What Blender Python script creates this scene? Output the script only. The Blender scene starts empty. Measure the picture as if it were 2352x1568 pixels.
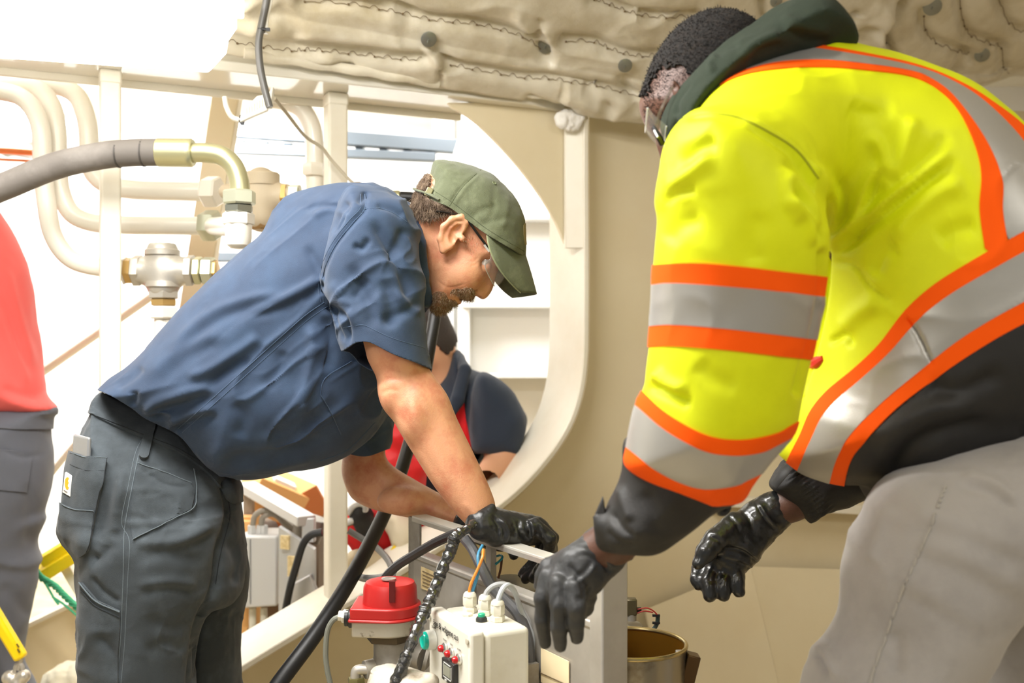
import bpy, bmesh, math, random
import numpy as np
from mathutils import Vector, Matrix
random.seed(7)
SC = bpy.context.scene
COL = SC.collection
# ---------------------------------------------------------------- camera
F, CX, CY, CZ = 2400.0, 1176.0, 784.0, 1.25          # focal length in pixels of the 2352x1568 frame, eye height 1.25 m
cd = bpy.data.cameras.new('camera'); cam = bpy.data.objects.new('camera', cd); COL.objects.link(cam)
cam.location = (0, 0, CZ); cam.rotation_euler = (math.pi/2, 0, 0)
cd.sensor_width = 36.0; cd.lens = F/2352*36.0; cd.clip_start = 0.05
cd.dof.use_dof = True; cd.dof.focus_distance = 1.93; cd.dof.aperture_fstop = 3.8
SC.camera = cam
# ---------------------------------------------------------------- light
wd = bpy.data.worlds.new('world'); SC.world = wd; wd.use_nodes = True
bg = wd.node_tree.nodes['Background']; bg.inputs[0].default_value = (1.0, 0.97, 0.93, 1); bg.inputs[1].default_value = 0.27
SC.view_settings.view_transform = 'Standard'; SC.view_settings.look = 'None'
SC.view_settings.exposure = 0.16; SC.view_settings.gamma = 1.0
def area(name, loc, target, sx, sy, power, col=(1, .95, .86)):
    l = bpy.data.lights.new(name, 'AREA'); l.shape = 'RECTANGLE'; l.size = sx; l.size_y = sy; l.energy = power; l.color = col
    o = bpy.data.objects.new(name, l); COL.objects.link(o); o.location = loc
    o.rotation_euler = (Vector(target)-Vector(loc)).to_track_quat('-Z', 'Y').to_euler()
    return o
# unseen area lights added as key and fill (the lamp in view is built further down with its own light)
area('key_light_left', (-.75, 1.5, 2.15), (-.5, 1.85, 0.6), 1.3, .25, 46, (1, .98, .95))
area('fill_light_front', (-1.1, -.3, 2.0), (0.2, 2.2, 1.5), 1.2, .25, 12, (1, .98, .95))
area('fill_light_right', (1.3, 0.1, 2.12), (1.0, 1.7, 1.0), 1.2, .18, 9, (1, .97, .92))
# lamps of the bright space beyond the opening
area('lamp_light_beyond_a', (-1.7, 3.75, 2.2), (-1.7, 5.6, 1.0), 1.6, .5, 130, (.96, .98, 1))
area('lamp_light_beyond_b', (0.1, 3.75, 2.25), (0.2, 4.7, .8), 1.0, .4, 14, (.98, .98, 1))
area('lamp_light_beyond_c', (-1.5, 2.6, 2.2), (-.9, 2.2, 1.0), .6, .3, 2.5, (.98, .98, 1))

# ---------------------------------------------------------------- pixel <-> world
def W(px, py, d): return Vector(((px-CX)/F*d, d, CZ-(py-CY)/F*d))
def proj(V):
    V = np.asarray(V); return np.stack([CX+F*V[:, 0]/V[:, 1], CY-F*(V[:, 2]-CZ)/V[:, 1]], 1)
KW, Z0 = 0.48, 2.95                                    # the web frame: Y = Z0 + KW * X
NV = Vector((-KW, 1, 0)).normalized(); TV = Vector((1, KW, 0)).normalized(); UP = Vector((0, 0, 1))
def PO(px, py, off=0.0):
    d = (Z0+off*math.sqrt(1+KW*KW))/(1-KW*(px-CX)/F); return W(px, py, d)

# ---------------------------------------------------------------- materials
def lin(c):
    return tuple(((v/255)/12.92 if v/255 <= .04045 else ((v/255+.055)/1.055)**2.4) for v in c)+(1,)
MATS = {}
def mat(name, rgb, rough=.5, metal=0, bump=None, var=None, spec=.5, coat=0, trans=0, emit=0, sheen=0, wave=None, sss=0, alpha=1):
    """bump=(scale, strength[, detail]); var=(rgb2, scale, amount low, amount high); wave=(scale, strength)"""
    if name in MATS: return MATS[name]
    m = bpy.data.materials.new(name); m.use_nodes = True; nt = m.node_tree; b = nt.nodes['Principled BSDF']
    b.inputs['Base Color'].default_value = lin(rgb); b.inputs['Roughness'].default_value = rough
    b.inputs['Metallic'].default_value = metal; b.inputs['Specular IOR Level'].default_value = spec
    b.inputs['Coat Weight'].default_value = coat; b.inputs['Transmission Weight'].default_value = trans
    b.inputs['Alpha'].default_value = alpha
    if sheen: b.inputs['Sheen Weight'].default_value = sheen
    if sss:
        b.inputs['Subsurface Weight'].default_value = sss; b.inputs['Subsurface Radius'].default_value = (.012, .004, .002)
    if emit:
        b.inputs['Emission Color'].default_value = lin(rgb); b.inputs['Emission Strength'].default_value = emit
    tc = nt.nodes.new('ShaderNodeTexCoord')
    if var:
        n = nt.nodes.new('ShaderNodeTexNoise'); n.inputs['Scale'].default_value = var[1]; n.inputs['Detail'].default_value = 5
        n.inputs['Roughness'].default_value = .65
        r = nt.nodes.new('ShaderNodeMapRange'); r.inputs[1].default_value = var[2]; r.inputs[2].default_value = var[3]
        mx = nt.nodes.new('ShaderNodeMix'); mx.data_type = 'RGBA'
        mx.inputs[6].default_value = lin(rgb); mx.inputs[7].default_value = lin(var[0])
        nt.links.new(tc.outputs['Object'], n.inputs['Vector']); nt.links.new(n.outputs['Fac'], r.inputs[0])
        nt.links.new(r.outputs[0], mx.inputs[0]); nt.links.new(mx.outputs[2], b.inputs['Base Color'])
    h = None
    if bump:
        n = nt.nodes.new('ShaderNodeTexNoise'); n.inputs['Scale'].default_value = bump[0]
        n.inputs['Detail'].default_value = bump[2] if len(bump) > 2 else 4
        nt.links.new(tc.outputs['Object'], n.inputs['Vector'])
        bp = nt.nodes.new('ShaderNodeBump'); bp.inputs['Strength'].default_value = bump[1]; bp.inputs['Distance'].default_value = .002
        nt.links.new(n.outputs['Fac'], bp.inputs['Height']); h = bp
    if wave:
        w = nt.nodes.new('ShaderNodeTexWave'); w.inputs['Scale'].default_value = wave[0]; w.inputs['Distortion'].default_value = 2
        w.bands_direction = 'DIAGONAL'
        nt.links.new(tc.outputs['Object'], w.inputs['Vector'])
        bp = nt.nodes.new('ShaderNodeBump'); bp.inputs['Strength'].default_value = wave[1]; bp.inputs['Distance'].default_value = .001
        nt.links.new(w.outputs['Fac'], bp.inputs['Height'])
        if h: nt.links.new(h.outputs[0], bp.inputs['Normal'])
        h = bp
    if h: nt.links.new(h.outputs[0], b.inputs['Normal'])
    MATS[name] = m; return m

# ---------------------------------------------------------------- objects
def tag(o, label=None, cat=None, group=None, kind=None):
    if label: o['label'] = label
    if cat: o['category'] = cat
    if group: o['group'] = group
    if kind: o['kind'] = kind
    return o
def thing(name, label, cat, loc=(0, 0, 0), group=None):
    o = bpy.data.objects.new(name, None); COL.objects.link(o); o.location = loc; o.empty_display_size = .05
    return tag(o, label, cat, group)
def link(name, me, m, parent=None, smooth=True, sharp=None):
    if m: me.materials.append(m)
    if smooth:
        me.polygons.foreach_set('use_smooth', np.ones(len(me.polygons), bool))
        if sharp: me.set_sharp_from_angle(angle=math.radians(sharp))
    o = bpy.data.objects.new(name, me); COL.objects.link(o)
    if parent:
        o.parent = parent
        L = Vector(parent.location)
        q = parent
        while q.parent: q = q.parent; L = L+Vector(q.location) if q.type == 'EMPTY' else L
        base = parent if parent.type == 'EMPTY' else None
        o.matrix_parent_inverse = Matrix.Translation(-parent.location) if parent.type == 'EMPTY' else Matrix.Identity(4)
    return o
def np_mesh(name, V, faces):
    me = bpy.data.meshes.new(name); V = np.ascontiguousarray(V, dtype=np.float32); faces = np.ascontiguousarray(faces, dtype=np.int32)
    m, k = faces.shape
    me.vertices.add(len(V)); me.vertices.foreach_set('co', V.ravel())
    me.loops.add(m*k); me.loops.foreach_set('vertex_index', faces.ravel())
    me.polygons.add(m); me.polygons.foreach_set('loop_start', np.arange(0, m*k, k, dtype=np.int32))
    me.update(calc_edges=True); me.validate(); return me
def catmull(pts, n=6, closed=False):
    P = [np.array(p, float) for p in pts]; out = []; N = len(P)
    for i in range(N if closed else N-1):
        p1, p2 = P[i], P[(i+1) % N]
        p0 = P[(i-1) % N] if closed or i > 0 else 2*p1-p2
        p3 = P[(i+2) % N] if closed or i+2 < N else 2*p2-p1
        for j in range(n):
            t = j/n
            out.append(.5*(2*p1+(p2-p0)*t+(2*p0-5*p1+4*p2-p3)*t*t+(3*p1-p0-3*p2+p3)*t**3))
    if not closed: out.append(P[-1])
    return np.array(out)
class MB:
    """collects shapes; obj() links them as one mesh object"""
    def __init__(s): s.v = []; s.f = []
    def add(s, vs, fs):
        b = len(s.v); s.v += [tuple(v) for v in vs]; s.f += [tuple(i+b for i in f) for f in fs]; return s
    def rings(s, rings, cap=True, closed=False):
        n = len(rings[0]); vs = [v for r in rings for v in r]; fs = []; m = len(rings)
        for i in range(m if closed else m-1):
            a, b = i*n, ((i+1) % m)*n
            fs += [(a+j, a+(j+1) % n, b+(j+1) % n, b+j) for j in range(n)]
        if cap and not closed: fs += [tuple(range(n-1, -1, -1)), tuple(range((m-1)*n, m*n))]
        return s.add(vs, fs)
    def lathe(s, o, ax, prof, seg=24, phase=0.0):
        o = Vector(o); ax = Vector(ax).normalized(); u = ax.orthogonal().normalized()
        if abs(ax.z) < .95:
            u = ax.cross(UP).normalized()
        w = ax.cross(u)
        R = [[o+ax*t+(u*math.cos(2*math.pi*j/seg+phase)+w*math.sin(2*math.pi*j/seg+phase))*r for j in range(seg)] for t, r in prof]
        return s.rings(R)
    def cyl(s, a, b, r, r2=None, seg=20, phase=0.0):
        a, b = Vector(a), Vector(b); return s.lathe(a, b-a, [(0, r), ((b-a).length, r if r2 is None else r2)], seg, phase)
    def nut(s, a, b, r, phase=0.0):           # hexagonal nut with chamfered ends
        a, b = Vector(a), Vector(b); L = (b-a).length
        return s.lathe(a, b-a, [(0, r*.9), (L*.12, r), (L*.88, r), (L, r*.9)], 6, phase)
    def tube(s, pts, r, seg=12, n=6, smooth=True, asp=1):
        P = catmull(pts, n) if smooth and len(pts) > 2 else np.array([tuple(p) for p in pts], float)
        R = r if hasattr(r, '__len__') else None
        if R is not None: R = np.interp(np.linspace(0, 1, len(P)), np.linspace(0, 1, len(R)), R)
        T = np.gradient(P, axis=0); T /= np.linalg.norm(T, axis=1)[:, None]+1e-12
        u = np.cross(T[0], (0, 0, 1.));
        if np.linalg.norm(u) < .1: u = np.cross(T[0], (0, 1., 0))
        rings = []
        for i in range(len(P)):
            u = u-T[i]*np.dot(u, T[i]); u /= np.linalg.norm(u); w = np.cross(T[i], u); rr = r if R is None else R[i]
            rings.append([Vector(P[i]+(u*math.cos(2*math.pi*j/seg)+w*math.sin(2*math.pi*j/seg)*asp)*rr) for j in range(seg)])
        return s.rings(rings)
    def box(s, c, size, rot=None):
        c = Vector(c); x, y, z = [v/2 for v in size]; R = rot or Matrix.Identity(3)
        vs = [c+R@Vector((a*x, b*y, e*z)) for e in (-1, 1) for a, b in ((-1, -1), (1, -1), (1, 1), (-1, 1))]
        return s.add(vs, [(3, 2, 1, 0), (4, 5, 6, 7), (0, 1, 5, 4), (1, 2, 6, 5), (2, 3, 7, 6), (3, 0, 4, 7)])
    def prism(s, pts, ext):
        pts = [Vector(p) for p in pts]; e = Vector(ext); n = len(pts)
        return s.add(pts+[p+e for p in pts], [tuple(range(n)), tuple(range(2*n-1, n-1, -1))]+[(i, i+n, (i+1) % n+n, (i+1) % n) for i in range(n)])
    def beam(s, a, b, w, h, up=UP):
        a, b = Vector(a), Vector(b); d = (b-a).normalized(); sd = d.cross(Vector(up)).normalized(); u = sd.cross(d)
        R = [[p+sd*(w/2*i)+u*(h/2*j) for i, j in ((-1, -1), (1, -1), (1, 1), (-1, 1))] for p in (a, b)]
        return s.rings(R)
    def obj(s, name, m, parent=None, smooth=True, sharp=35, bevel=0, seg=2):
        me = bpy.data.meshes.new(name); me.from_pydata([tuple(v) for v in s.v], [], s.f)
        bm = bmesh.new(); bm.from_mesh(me); bmesh.ops.recalc_face_normals(bm, faces=bm.faces); bm.to_mesh(me); bm.free()
        o = link(name, me, m, parent, smooth, sharp)
        if bevel:
            b = o.modifiers.new('bevel', 'BEVEL'); b.width = bevel; b.segments = seg; b.limit_method = 'ANGLE'; b.angle_limit = math.radians(40)
        return o
def struct(o, label=None): return tag(o, label, kind='structure')
def text(name, body, size, loc, xdir, ydir, m, parent, ext=.0002):
    c = bpy.data.curves.new(name, 'FONT'); c.body = body; c.size = size; c.align_x = 'CENTER'; c.align_y = 'CENTER'; c.extrude = ext
    f = bpy.data.objects.new(name, c); COL.objects.link(f)
    x = Vector(xdir).normalized(); z = x.cross(Vector(ydir)).normalized(); y = z.cross(x)
    Mx = Matrix((x, y, z)).transposed().to_4x4(); Mx.translation = Vector(loc)
    me = bpy.data.meshes.new_from_object(f.evaluated_get(bpy.context.evaluated_depsgraph_get())); bpy.data.objects.remove(f)
    me.transform(Mx); me.materials.clear(); return link(name, me, m, parent, False)

# ---------------------------------------------------------------- soft shapes: distance fields -> surface
_rs = np.random.RandomState(3); _perm = _rs.permutation(4096); _val = _rs.rand(4096).astype(np.float32)*2-1
def vnoise(P):
    P = np.asarray(P, np.float32); i = np.floor(P).astype(np.int64); f = P-i; f = f*f*(3-2*f); r = 0
    for a in (0, 1):
        for b in (0, 1):
            for c in (0, 1):
                h = _val[(_perm[(_perm[(_perm[(i[:, 0]+a) & 4095]+i[:, 1]+b) & 4095]+i[:, 2]+c) & 4095])]
                r = r+h*(f[:, 0] if a else 1-f[:, 0])*(f[:, 1] if b else 1-f[:, 1])*(f[:, 2] if c else 1-f[:, 2])
    return r
def poly_sdf(P, X, Z):
    """signed distance (negative inside) to closed polygon P (n,2) at points X,Z"""
    d = np.full(X.shape, 1e9); s = np.ones(X.shape); n = len(P)
    for i in range(n):
        a, b = P[i], P[i-1]; ex, ez = b[0]-a[0], b[1]-a[1]; wx, wz = X-a[0], Z-a[1]
        t = np.clip((wx*ex+wz*ez)/(ex*ex+ez*ez+1e-18), 0, 1)
        d = np.minimum(d, (wx-ex*t)**2+(wz-ez*t)**2)
        c1 = Z >= a[1]; c2 = Z < b[1]; c3 = ex*wz > ez*wx
        s = np.where((c1 & c2 & c3) | (~c1 & ~c2 & ~c3), -s, s)
    return s*np.sqrt(d)
def smin(a, b, k):
    if k <= 0: return np.minimum(a, b)
    h = np.clip(.5+.5*(b-a)/k, 0, 1); return b+(a-b)*h-k*h*(1-h)
class Soft:
    def __init__(s, lo, hi, h):
        s.h = h; s.lo = np.array(lo, float); n = np.ceil((np.array(hi)-s.lo)/h).astype(int)+1
        s.ax = [s.lo[i]+h*np.arange(n[i]) for i in range(3)]; s.A = np.full(n, 9., np.float32)
    def _put(s, lo, hi, fn, k, sub=False):
        m = k+3*s.h; sl = []
        for i in range(3):
            a = max(0, int((lo[i]-m-s.lo[i])/s.h)); b = min(len(s.ax[i]), int((hi[i]+m-s.lo[i])/s.h)+2)
            if b <= a: return s
            sl.append(slice(a, b))
        x, y, z = s.ax[0][sl[0]][:, None, None], s.ax[1][sl[1]][None, :, None], s.ax[2][sl[2]][None, None, :]
        b = fn(x, y, z).astype(np.float32); a = s.A[tuple(sl)]
        s.A[tuple(sl)] = -smin(-a, b, k) if sub else smin(a, b, k)
        return s
    def chain(s, pts, rs, k=.01, asp=1.0, axis=(0, 1, 0), sub=False, kk=.006):
        """tapered limb through 3-D points; asp stretches its section along axis"""
        P = [np.array(p, float) for p in pts]; ax = np.array(axis, float); ax /= np.linalg.norm(ax)
        if not hasattr(rs, '__len__'): rs = [rs]*len(P)
        mr = max(rs)*max(1, asp); A = np.array(P); lo, hi = A.min(0)-mr, A.max(0)+mr
        c = A.mean(0); g = 1/asp-1
        Q = [p+ax*np.dot(p-c, ax)*g for p in P]
        def fn(x, y, z):
            if asp != 1:
                q = ((x-c[0])*ax[0]+(y-c[1])*ax[1]+(z-c[2])*ax[2])*g; x, y, z = x+ax[0]*q, y+ax[1]*q, z+ax[2]*q
            r = None
            for i in range(max(1, len(Q)-1)):
                a = Q[i]; b = Q[i+1] if len(Q) > 1 else Q[i]; e = b-a; L = np.dot(e, e)+1e-12
                wx, wy, wz = x-a[0], y-a[1], z-a[2]
                t = np.clip((wx*e[0]+wy*e[1]+wz*e[2])/L, 0, 1)
                d = np.sqrt((wx-e[0]*t)**2+(wy-e[1]*t)**2+(wz-e[2]*t)**2)-(rs[i]+(rs[min(i+1, len(rs)-1)]-rs[i])*t)
                r = d if r is None else smin(r, d, kk)
            return r
        return s._put(lo, hi, fn, k, sub)
    def ell(s, c, r, k=.01, rot=None, sub=False):
        c = np.array(c, float); r = np.array(r, float); R = np.array(rot) if rot is not None else np.eye(3); m = r.max()
        def fn(x, y, z):
            x, y, z = x-c[0], y-c[1], z-c[2]
            q = [(x*R[0, i]+y*R[1, i]+z*R[2, i]) for i in range(3)]
            k0 = np.sqrt(sum((q[i]/r[i])**2 for i in range(3))); k1 = np.sqrt(sum((q[i]/r[i]**2)**2 for i in range(3)))
            return k0*(k0-1)/(k1+1e-9)
        return s._put(c-m, c+m, fn, k, sub)
    def infl(s, poly, d, T, R, k=.01, sx=0., sy=0., n=5, sub=False, smooth=True):
        """round body from a traced outline: poly in pixels at depth d (+ sx, sy metres of depth per 1000 px), half thickness T, rim radius R"""
        Pp = catmull(poly, n, True) if smooth else np.array(poly, float)
        c0 = Pp.mean(0); D = d+sx*(Pp[:, 0]-c0[0])/1000+sy*(Pp[:, 1]-c0[1])/1000
        P3 = np.stack([(Pp[:, 0]-CX)/F*D, D, CZ-(Pp[:, 1]-CY)/F*D], 1)
        if sx == 0 and sy == 0: ca, cb, cc = 0., 0., d
        else: ca, cb, cc = np.linalg.lstsq(np.stack([P3[:, 0], P3[:, 2], np.ones(len(P3))], 1), P3[:, 1], rcond=None)[0]
        lo, hi = P3.min(0), P3.max(0); lo[1] -= T; hi[1] += T; P2 = P3[:, [0, 2]]
        def fn(x, y, z):
            X, Z = np.broadcast_arrays(x[:, 0, :], z[:, 0, :]); q = poly_sdf(P2, X, Z)+R
            yc = ca*X+cb*Z+cc
            qq = q[:, None, :]; yy = np.abs(y-yc[:, None, :])*(R/T)
            return np.where(qq > 0, np.sqrt(np.maximum(qq, 0)**2+yy**2), yy)-R
        return s._put(lo, hi, fn, k, sub)
    def mesh(s, smooth=2):
        A = s.A; S = A < 0; n = np.array(A.shape)
        def sh(B, a, b, c): return B[a:n[0]-1+a, b:n[1]-1+b, c:n[2]-1+c]
        off = [(a, b, c) for a in (0, 1) for b in (0, 1) for c in (0, 1)]
        cnt = sum(sh(S, *o).astype(np.int8) for o in off); idx = np.argwhere((cnt > 0) & (cnt < 8))
        cv = {o: A[idx[:, 0]+o[0], idx[:, 1]+o[1], idx[:, 2]+o[2]].astype(float) for o in off}
        acc = np.zeros((len(idx), 3)); num = np.zeros(len(idx))
        for o in off:
            for ax in range(3):
                if o[ax]: continue
                p = list(o); p[ax] = 1; a, b = cv[o], cv[tuple(p)]; m = (a < 0) != (b < 0)
                t = np.where(m, a/np.where(m, a-b, 1), 0); pos = np.tile(np.array(o, float), (len(idx), 1)); pos[:, ax] = t
                acc += pos*m[:, None]; num += m
        V = s.lo+(idx+acc/num[:, None])*s.h
        ids = np.full(n-1, -1, np.int32); ids[idx[:, 0], idx[:, 1], idx[:, 2]] = np.arange(len(idx)); quads = []
        for ax in range(3):
            b, c = (ax+1) % 3, (ax+2) % 3
            sl0 = [slice(None)]*3; sl1 = [slice(None)]*3; sl0[ax] = slice(0, -1); sl1[ax] = slice(1, None)
            e0, e1 = S[tuple(sl0)], S[tuple(sl1)]; E = np.argwhere(e0 != e1)
            E = E[(E[:, b] > 0) & (E[:, c] > 0) & (E[:, b] < n[b]-1) & (E[:, c] < n[c]-1)]
            def cell(db, dc):
                q = E.copy(); q[:, b] -= db; q[:, c] -= dc; return ids[q[:, 0], q[:, 1], q[:, 2]]
            Q = np.stack([cell(1, 1), cell(0, 1), cell(0, 0), cell(1, 0)], 1)
            fl = ~e0[E[:, 0], E[:, 1], E[:, 2]]; Q[fl] = Q[fl][:, ::-1]; quads.append(Q)
        Q = np.concatenate(quads); Q = Q[(Q >= 0).all(1)]
        for _ in range(smooth): V = relax(V, Q)
        return V, Q
def infl_at(V, poly, d, T, R, sx=0., sy=0., n=5):
    """the same body as Soft.infl, measured at points V"""
    Pp = catmull(poly, n, True); c0 = Pp.mean(0); D = d+sx*(Pp[:, 0]-c0[0])/1000+sy*(Pp[:, 1]-c0[1])/1000
    P3 = np.stack([(Pp[:, 0]-CX)/F*D, D, CZ-(Pp[:, 1]-CY)/F*D], 1)
    ca, cb, cc = np.linalg.lstsq(np.stack([P3[:, 0], P3[:, 2], np.ones(len(P3))], 1), P3[:, 1], rcond=None)[0] if sx or sy else (0., 0., d)
    q = poly_sdf(P3[:, [0, 2]], V[:, 0], V[:, 2])+R; dy = V[:, 1]-(ca*V[:, 0]+cb*V[:, 2]+cc); yy = np.abs(dy)*(R/T)
    return np.where(q > 0, np.sqrt(np.maximum(q, 0)**2+yy**2), yy)-R, dy
def crinkle(V, Q, amp, freq, stretch=(1, 1, 1), rot=None, seed=0, mask=None):
    """sharp-edged cloth wrinkles (ridged noise)"""
    N = normals(V, Q); P = (V@np.array(rot) if rot is not None else V)*np.array(stretch)*freq+seed*7.7
    P = P+.35*np.stack([vnoise(P*.7+3), vnoise(P*.7+11), vnoise(P*.7+29)], 1)
    r = (1-np.abs(vnoise(P))*2.2); r = np.clip(r, 0, 1)**2.2; gate = np.clip(vnoise(P*.45+51)*1.6+.35, 0, 1)
    dd = (r*gate-.12)*amp*.001
    return V+N*(dd*(mask if mask is not None else 1))[:, None]
def relax(V, Q, w=.5):
    k = Q.shape[1]; n = len(V); acc = np.zeros((n, 3)); cnt = np.zeros(n)
    for i in range(k):
        a, b = Q[:, i], Q[:, (i+1) % k]
        cnt += np.bincount(a, minlength=n)
        for j in range(3): acc[:, j] += np.bincount(a, V[b, j], n)
    for i in range(k):
        a, b = Q[:, i], Q[:, (i+1) % k]
        cnt += np.bincount(b, minlength=n)
        for j in range(3): acc[:, j] += np.bincount(b, V[a, j], n)
    return V*(1-w)+acc/np.maximum(cnt, 1)[:, None]*w
def normals(V, Q):
    n = len(V); d1 = V[Q[:, 2]]-V[Q[:, 0]]; d2 = V[Q[:, -1]]-V[Q[:, 1]]
    if Q.shape[1] == 3: d2 = V[Q[:, 2]]-V[Q[:, 1]]; d1 = V[Q[:, 1]]-V[Q[:, 0]]
    c = np.cross(d1, d2); N = np.zeros((n, 3))
    for i in range(Q.shape[1]):
        for j in range(3): N[:, j] += np.bincount(Q[:, i], c[:, j], n)
    return N/(np.linalg.norm(N, axis=1)[:, None]+1e-12)
def polyline_dist(P, L):
    """distance, signed side, parameter 0..1 of pixel points P to polyline L"""
    best = np.full(len(P), 1e9); side = np.zeros(len(P)); par = np.zeros(len(P)); n = len(L)-1
    for i in range(n):
        a, b = L[i], L[i+1]; e = b-a; w = P-a; t = np.clip((w@e)/(e@e+1e-9), 0, 1); q = w-t[:, None]*e
        d = np.hypot(q[:, 0], q[:, 1]); m = d < best
        best[m] = d[m]; side[m] = np.sign(e[0]*w[m, 1]-e[1]*w[m, 0]); par[m] = (i+t[m])/n
    return best, side, par
def folds(V, Q, strokes, ymin=-9, ymax=9, mask=None):
    """press creases / lift ridges into the side of a cloth that the strokes lie on.  (points, amplitude mm, width px[, mode])"""
    N = normals(V, Q); px = proj(V); view = V-np.array([0, 0, CZ]); view /= np.linalg.norm(view, axis=1)[:, None]
    fac = np.clip(-(N*view).sum(1)*2.5, 0, 1)*((V[:, 1] > ymin) & (V[:, 1] < ymax))
    if mask is not None: fac = fac*mask
    D = np.zeros(len(V))
    for st in strokes:
        pts, amp, w = st[:3]; mode = st[3] if len(st) > 3 else 'c'
        L = catmull(pts, 6) if len(pts) > 2 else np.array(pts, float); lo, hi = L.min(0)-3*w, L.max(0)+3*w
        m = np.where((px[:, 0] > lo[0]) & (px[:, 0] < hi[0]) & (px[:, 1] > lo[1]) & (px[:, 1] < hi[1]) & (fac > 0))[0]
        if not len(m): continue
        d, sd, t = polyline_dist(px[m], L); e = np.clip(np.minimum(t, 1-t)*5, 0, 1); e = e*e*(3-2*e) if mode != 'u' else 1
        g = np.exp(-(d/w)**2)
        if mode == 'f': sdist = d*sd; g = np.exp(-(sdist/w)**2)-.75*np.exp(-((sdist-1.5*w)/w)**2)
        D[m] += amp*.001*g*e*(-1 if mode in 'cu' else 1)
    return V+N*(D*fac)[:, None]
def rumple(V, Q, amp, freq, stretch=(1, 1, 1), seed=0, octs=2):
    N = normals(V, Q); P = V*np.array(stretch)*freq+seed*17.3; d = 0; a = 1
    for o in range(octs): d = d+a*vnoise(P*2**o); a *= .5
    return V+N*(d*amp*.001)[:, None]
def tris(Q): return Q if Q.shape[1] == 3 else np.concatenate([Q[:, [0, 1, 2]], Q[:, [0, 2, 3]]])
def clip(C, T, g):
    """keep the part of a triangle soup where g >= 0; C holds per-vertex columns (first three are positions)"""
    T = tris(T); ins = g >= 0; cnt = ins[T].sum(1); out = [T[cnt == 3]]; C2 = [C]; base = len(C); ea = []; T1 = T[cnt == 1]; T2 = T[cnt == 2]
    def rot(Tq, lone):
        k = np.argmax(lone, 1); r = np.arange(len(Tq)); return np.stack([Tq[r, k], Tq[r, (k+1) % 3], Tq[r, (k+2) % 3]], 1)
    T1 = rot(T1, ins[T1]); T2 = rot(T2, ~ins[T2]); n = len(C)
    E = np.concatenate([T1[:, [0, 1]], T1[:, [0, 2]], T2[:, [0, 1]], T2[:, [0, 2]]]); key = E.min(1).astype(np.int64)*n+E.max(1)
    u, inv = np.unique(key, return_inverse=True); a, b = u//n, u % n
    if len(u):
        t = (g[a]/(g[a]-g[b]))[:, None]; C2.append(C[a]+(C[b]-C[a])*t); inv = inv.ravel()+base; m1, m2 = len(T1), len(T2)
        p, q = inv[:m1], inv[m1:2*m1]; r, s_ = inv[2*m1:2*m1+m2], inv[2*m1+m2:]
        out += [np.stack([T1[:, 0], p, q], 1), np.stack([r, T2[:, 1], T2[:, 2]], 1), np.stack([r, T2[:, 2], s_], 1)]
    T = np.concatenate(out); C = np.concatenate(C2); used = np.unique(T); mp = np.full(len(C), -1, np.int64); mp[used] = np.arange(len(used))
    return C[used], mp[T]
def shell(C, T, up, dn):
    """thin solid from an open surface: C = positions + normals, lifted up and sunk dn along the normals"""
    V, N = C[:, :3], C[:, 3:6]; n = len(V); E = np.concatenate([T[:, [0, 1]], T[:, [1, 2]], T[:, [2, 0]]])
    key = E.min(1).astype(np.int64)*n+E.max(1); u, i, c = np.unique(key, return_index=True, return_counts=True); B = E[i[c == 1]]
    S = np.concatenate([np.stack([B[:, 1], B[:, 0], B[:, 0]+n], 1), np.stack([B[:, 1], B[:, 0]+n, B[:, 1]+n], 1)])
    return np.concatenate([V+N*up, V-N*dn]), np.concatenate([T, T[:, ::-1]+n, S])
def facing(V, N):
    v = V-np.array([0, 0, CZ]); return -(N*v).sum(1)/np.linalg.norm(v, axis=1)
def cut(V, Q, *gs):
    """trim a cloth surface by fields"""
    C = np.concatenate([V]+[g[:, None] for g in gs], 1); T = tris(Q)
    for i in range(len(gs)): C, T = clip(C, T, C[:, 3+i])
    return C[:, :3], T
def patch(name, V, Q, g, m, parent, up=.0012, dn=.001, front=True, ymin=-9, ymax=9, sharp=50, N=None):
    """a piece lying on a cloth (band, pocket, seam): the region g >= 0 of the surface as a thin solid of its own"""
    N = normals(V, Q) if N is None else N; g = np.asarray(g, float)
    if front: g = np.where(facing(V, N) > -.05, g, -1)
    if ymin > -9 or ymax < 9: g = np.where((V[:, 1] > ymin) & (V[:, 1] < ymax), g, -np.abs(g)-1)
    T = tris(Q); T = T[(g[T] >= 0).any(1)]
    if not len(T): print('EMPTY PATCH', name); return None
    C, T = clip(np.concatenate([V, N], 1), T, g); V2, T2 = shell(C, T, up, dn)
    return link(name, np_mesh(name, V2, T2), m, parent, True, sharp)
def inside(V, poly, smooth=True): 
    p = proj(V); return -poly_sdf(catmull(poly, 5, True) if smooth else np.array(poly, float), p[:, 0], p[:, 1])
def near_line(V, pts, w):
    L = catmull(pts, 6) if len(pts) > 2 else np.array(pts, float); return w-polyline_dist(proj(V), L)[0]
def between(V, A, B):
    """0 on polyline A, 1 on polyline B (pixels), outside < 0 or > 1"""
    p = proj(V); a = polyline_dist(p, catmull(A, 6)); b = polyline_dist(p, catmull(B, 6))
    sa, sb = a[0]*a[1], -b[0]*b[1]; return sa, sb
def cloth(name, V, Q, m, parent, thick=0): 
    o = link(name, np_mesh(name, V, Q), m, parent, True)
    if thick:
        md = o.modifiers.new('solid', 'SOLIDIFY'); md.thickness = thick; md.offset = -1
    return o
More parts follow.
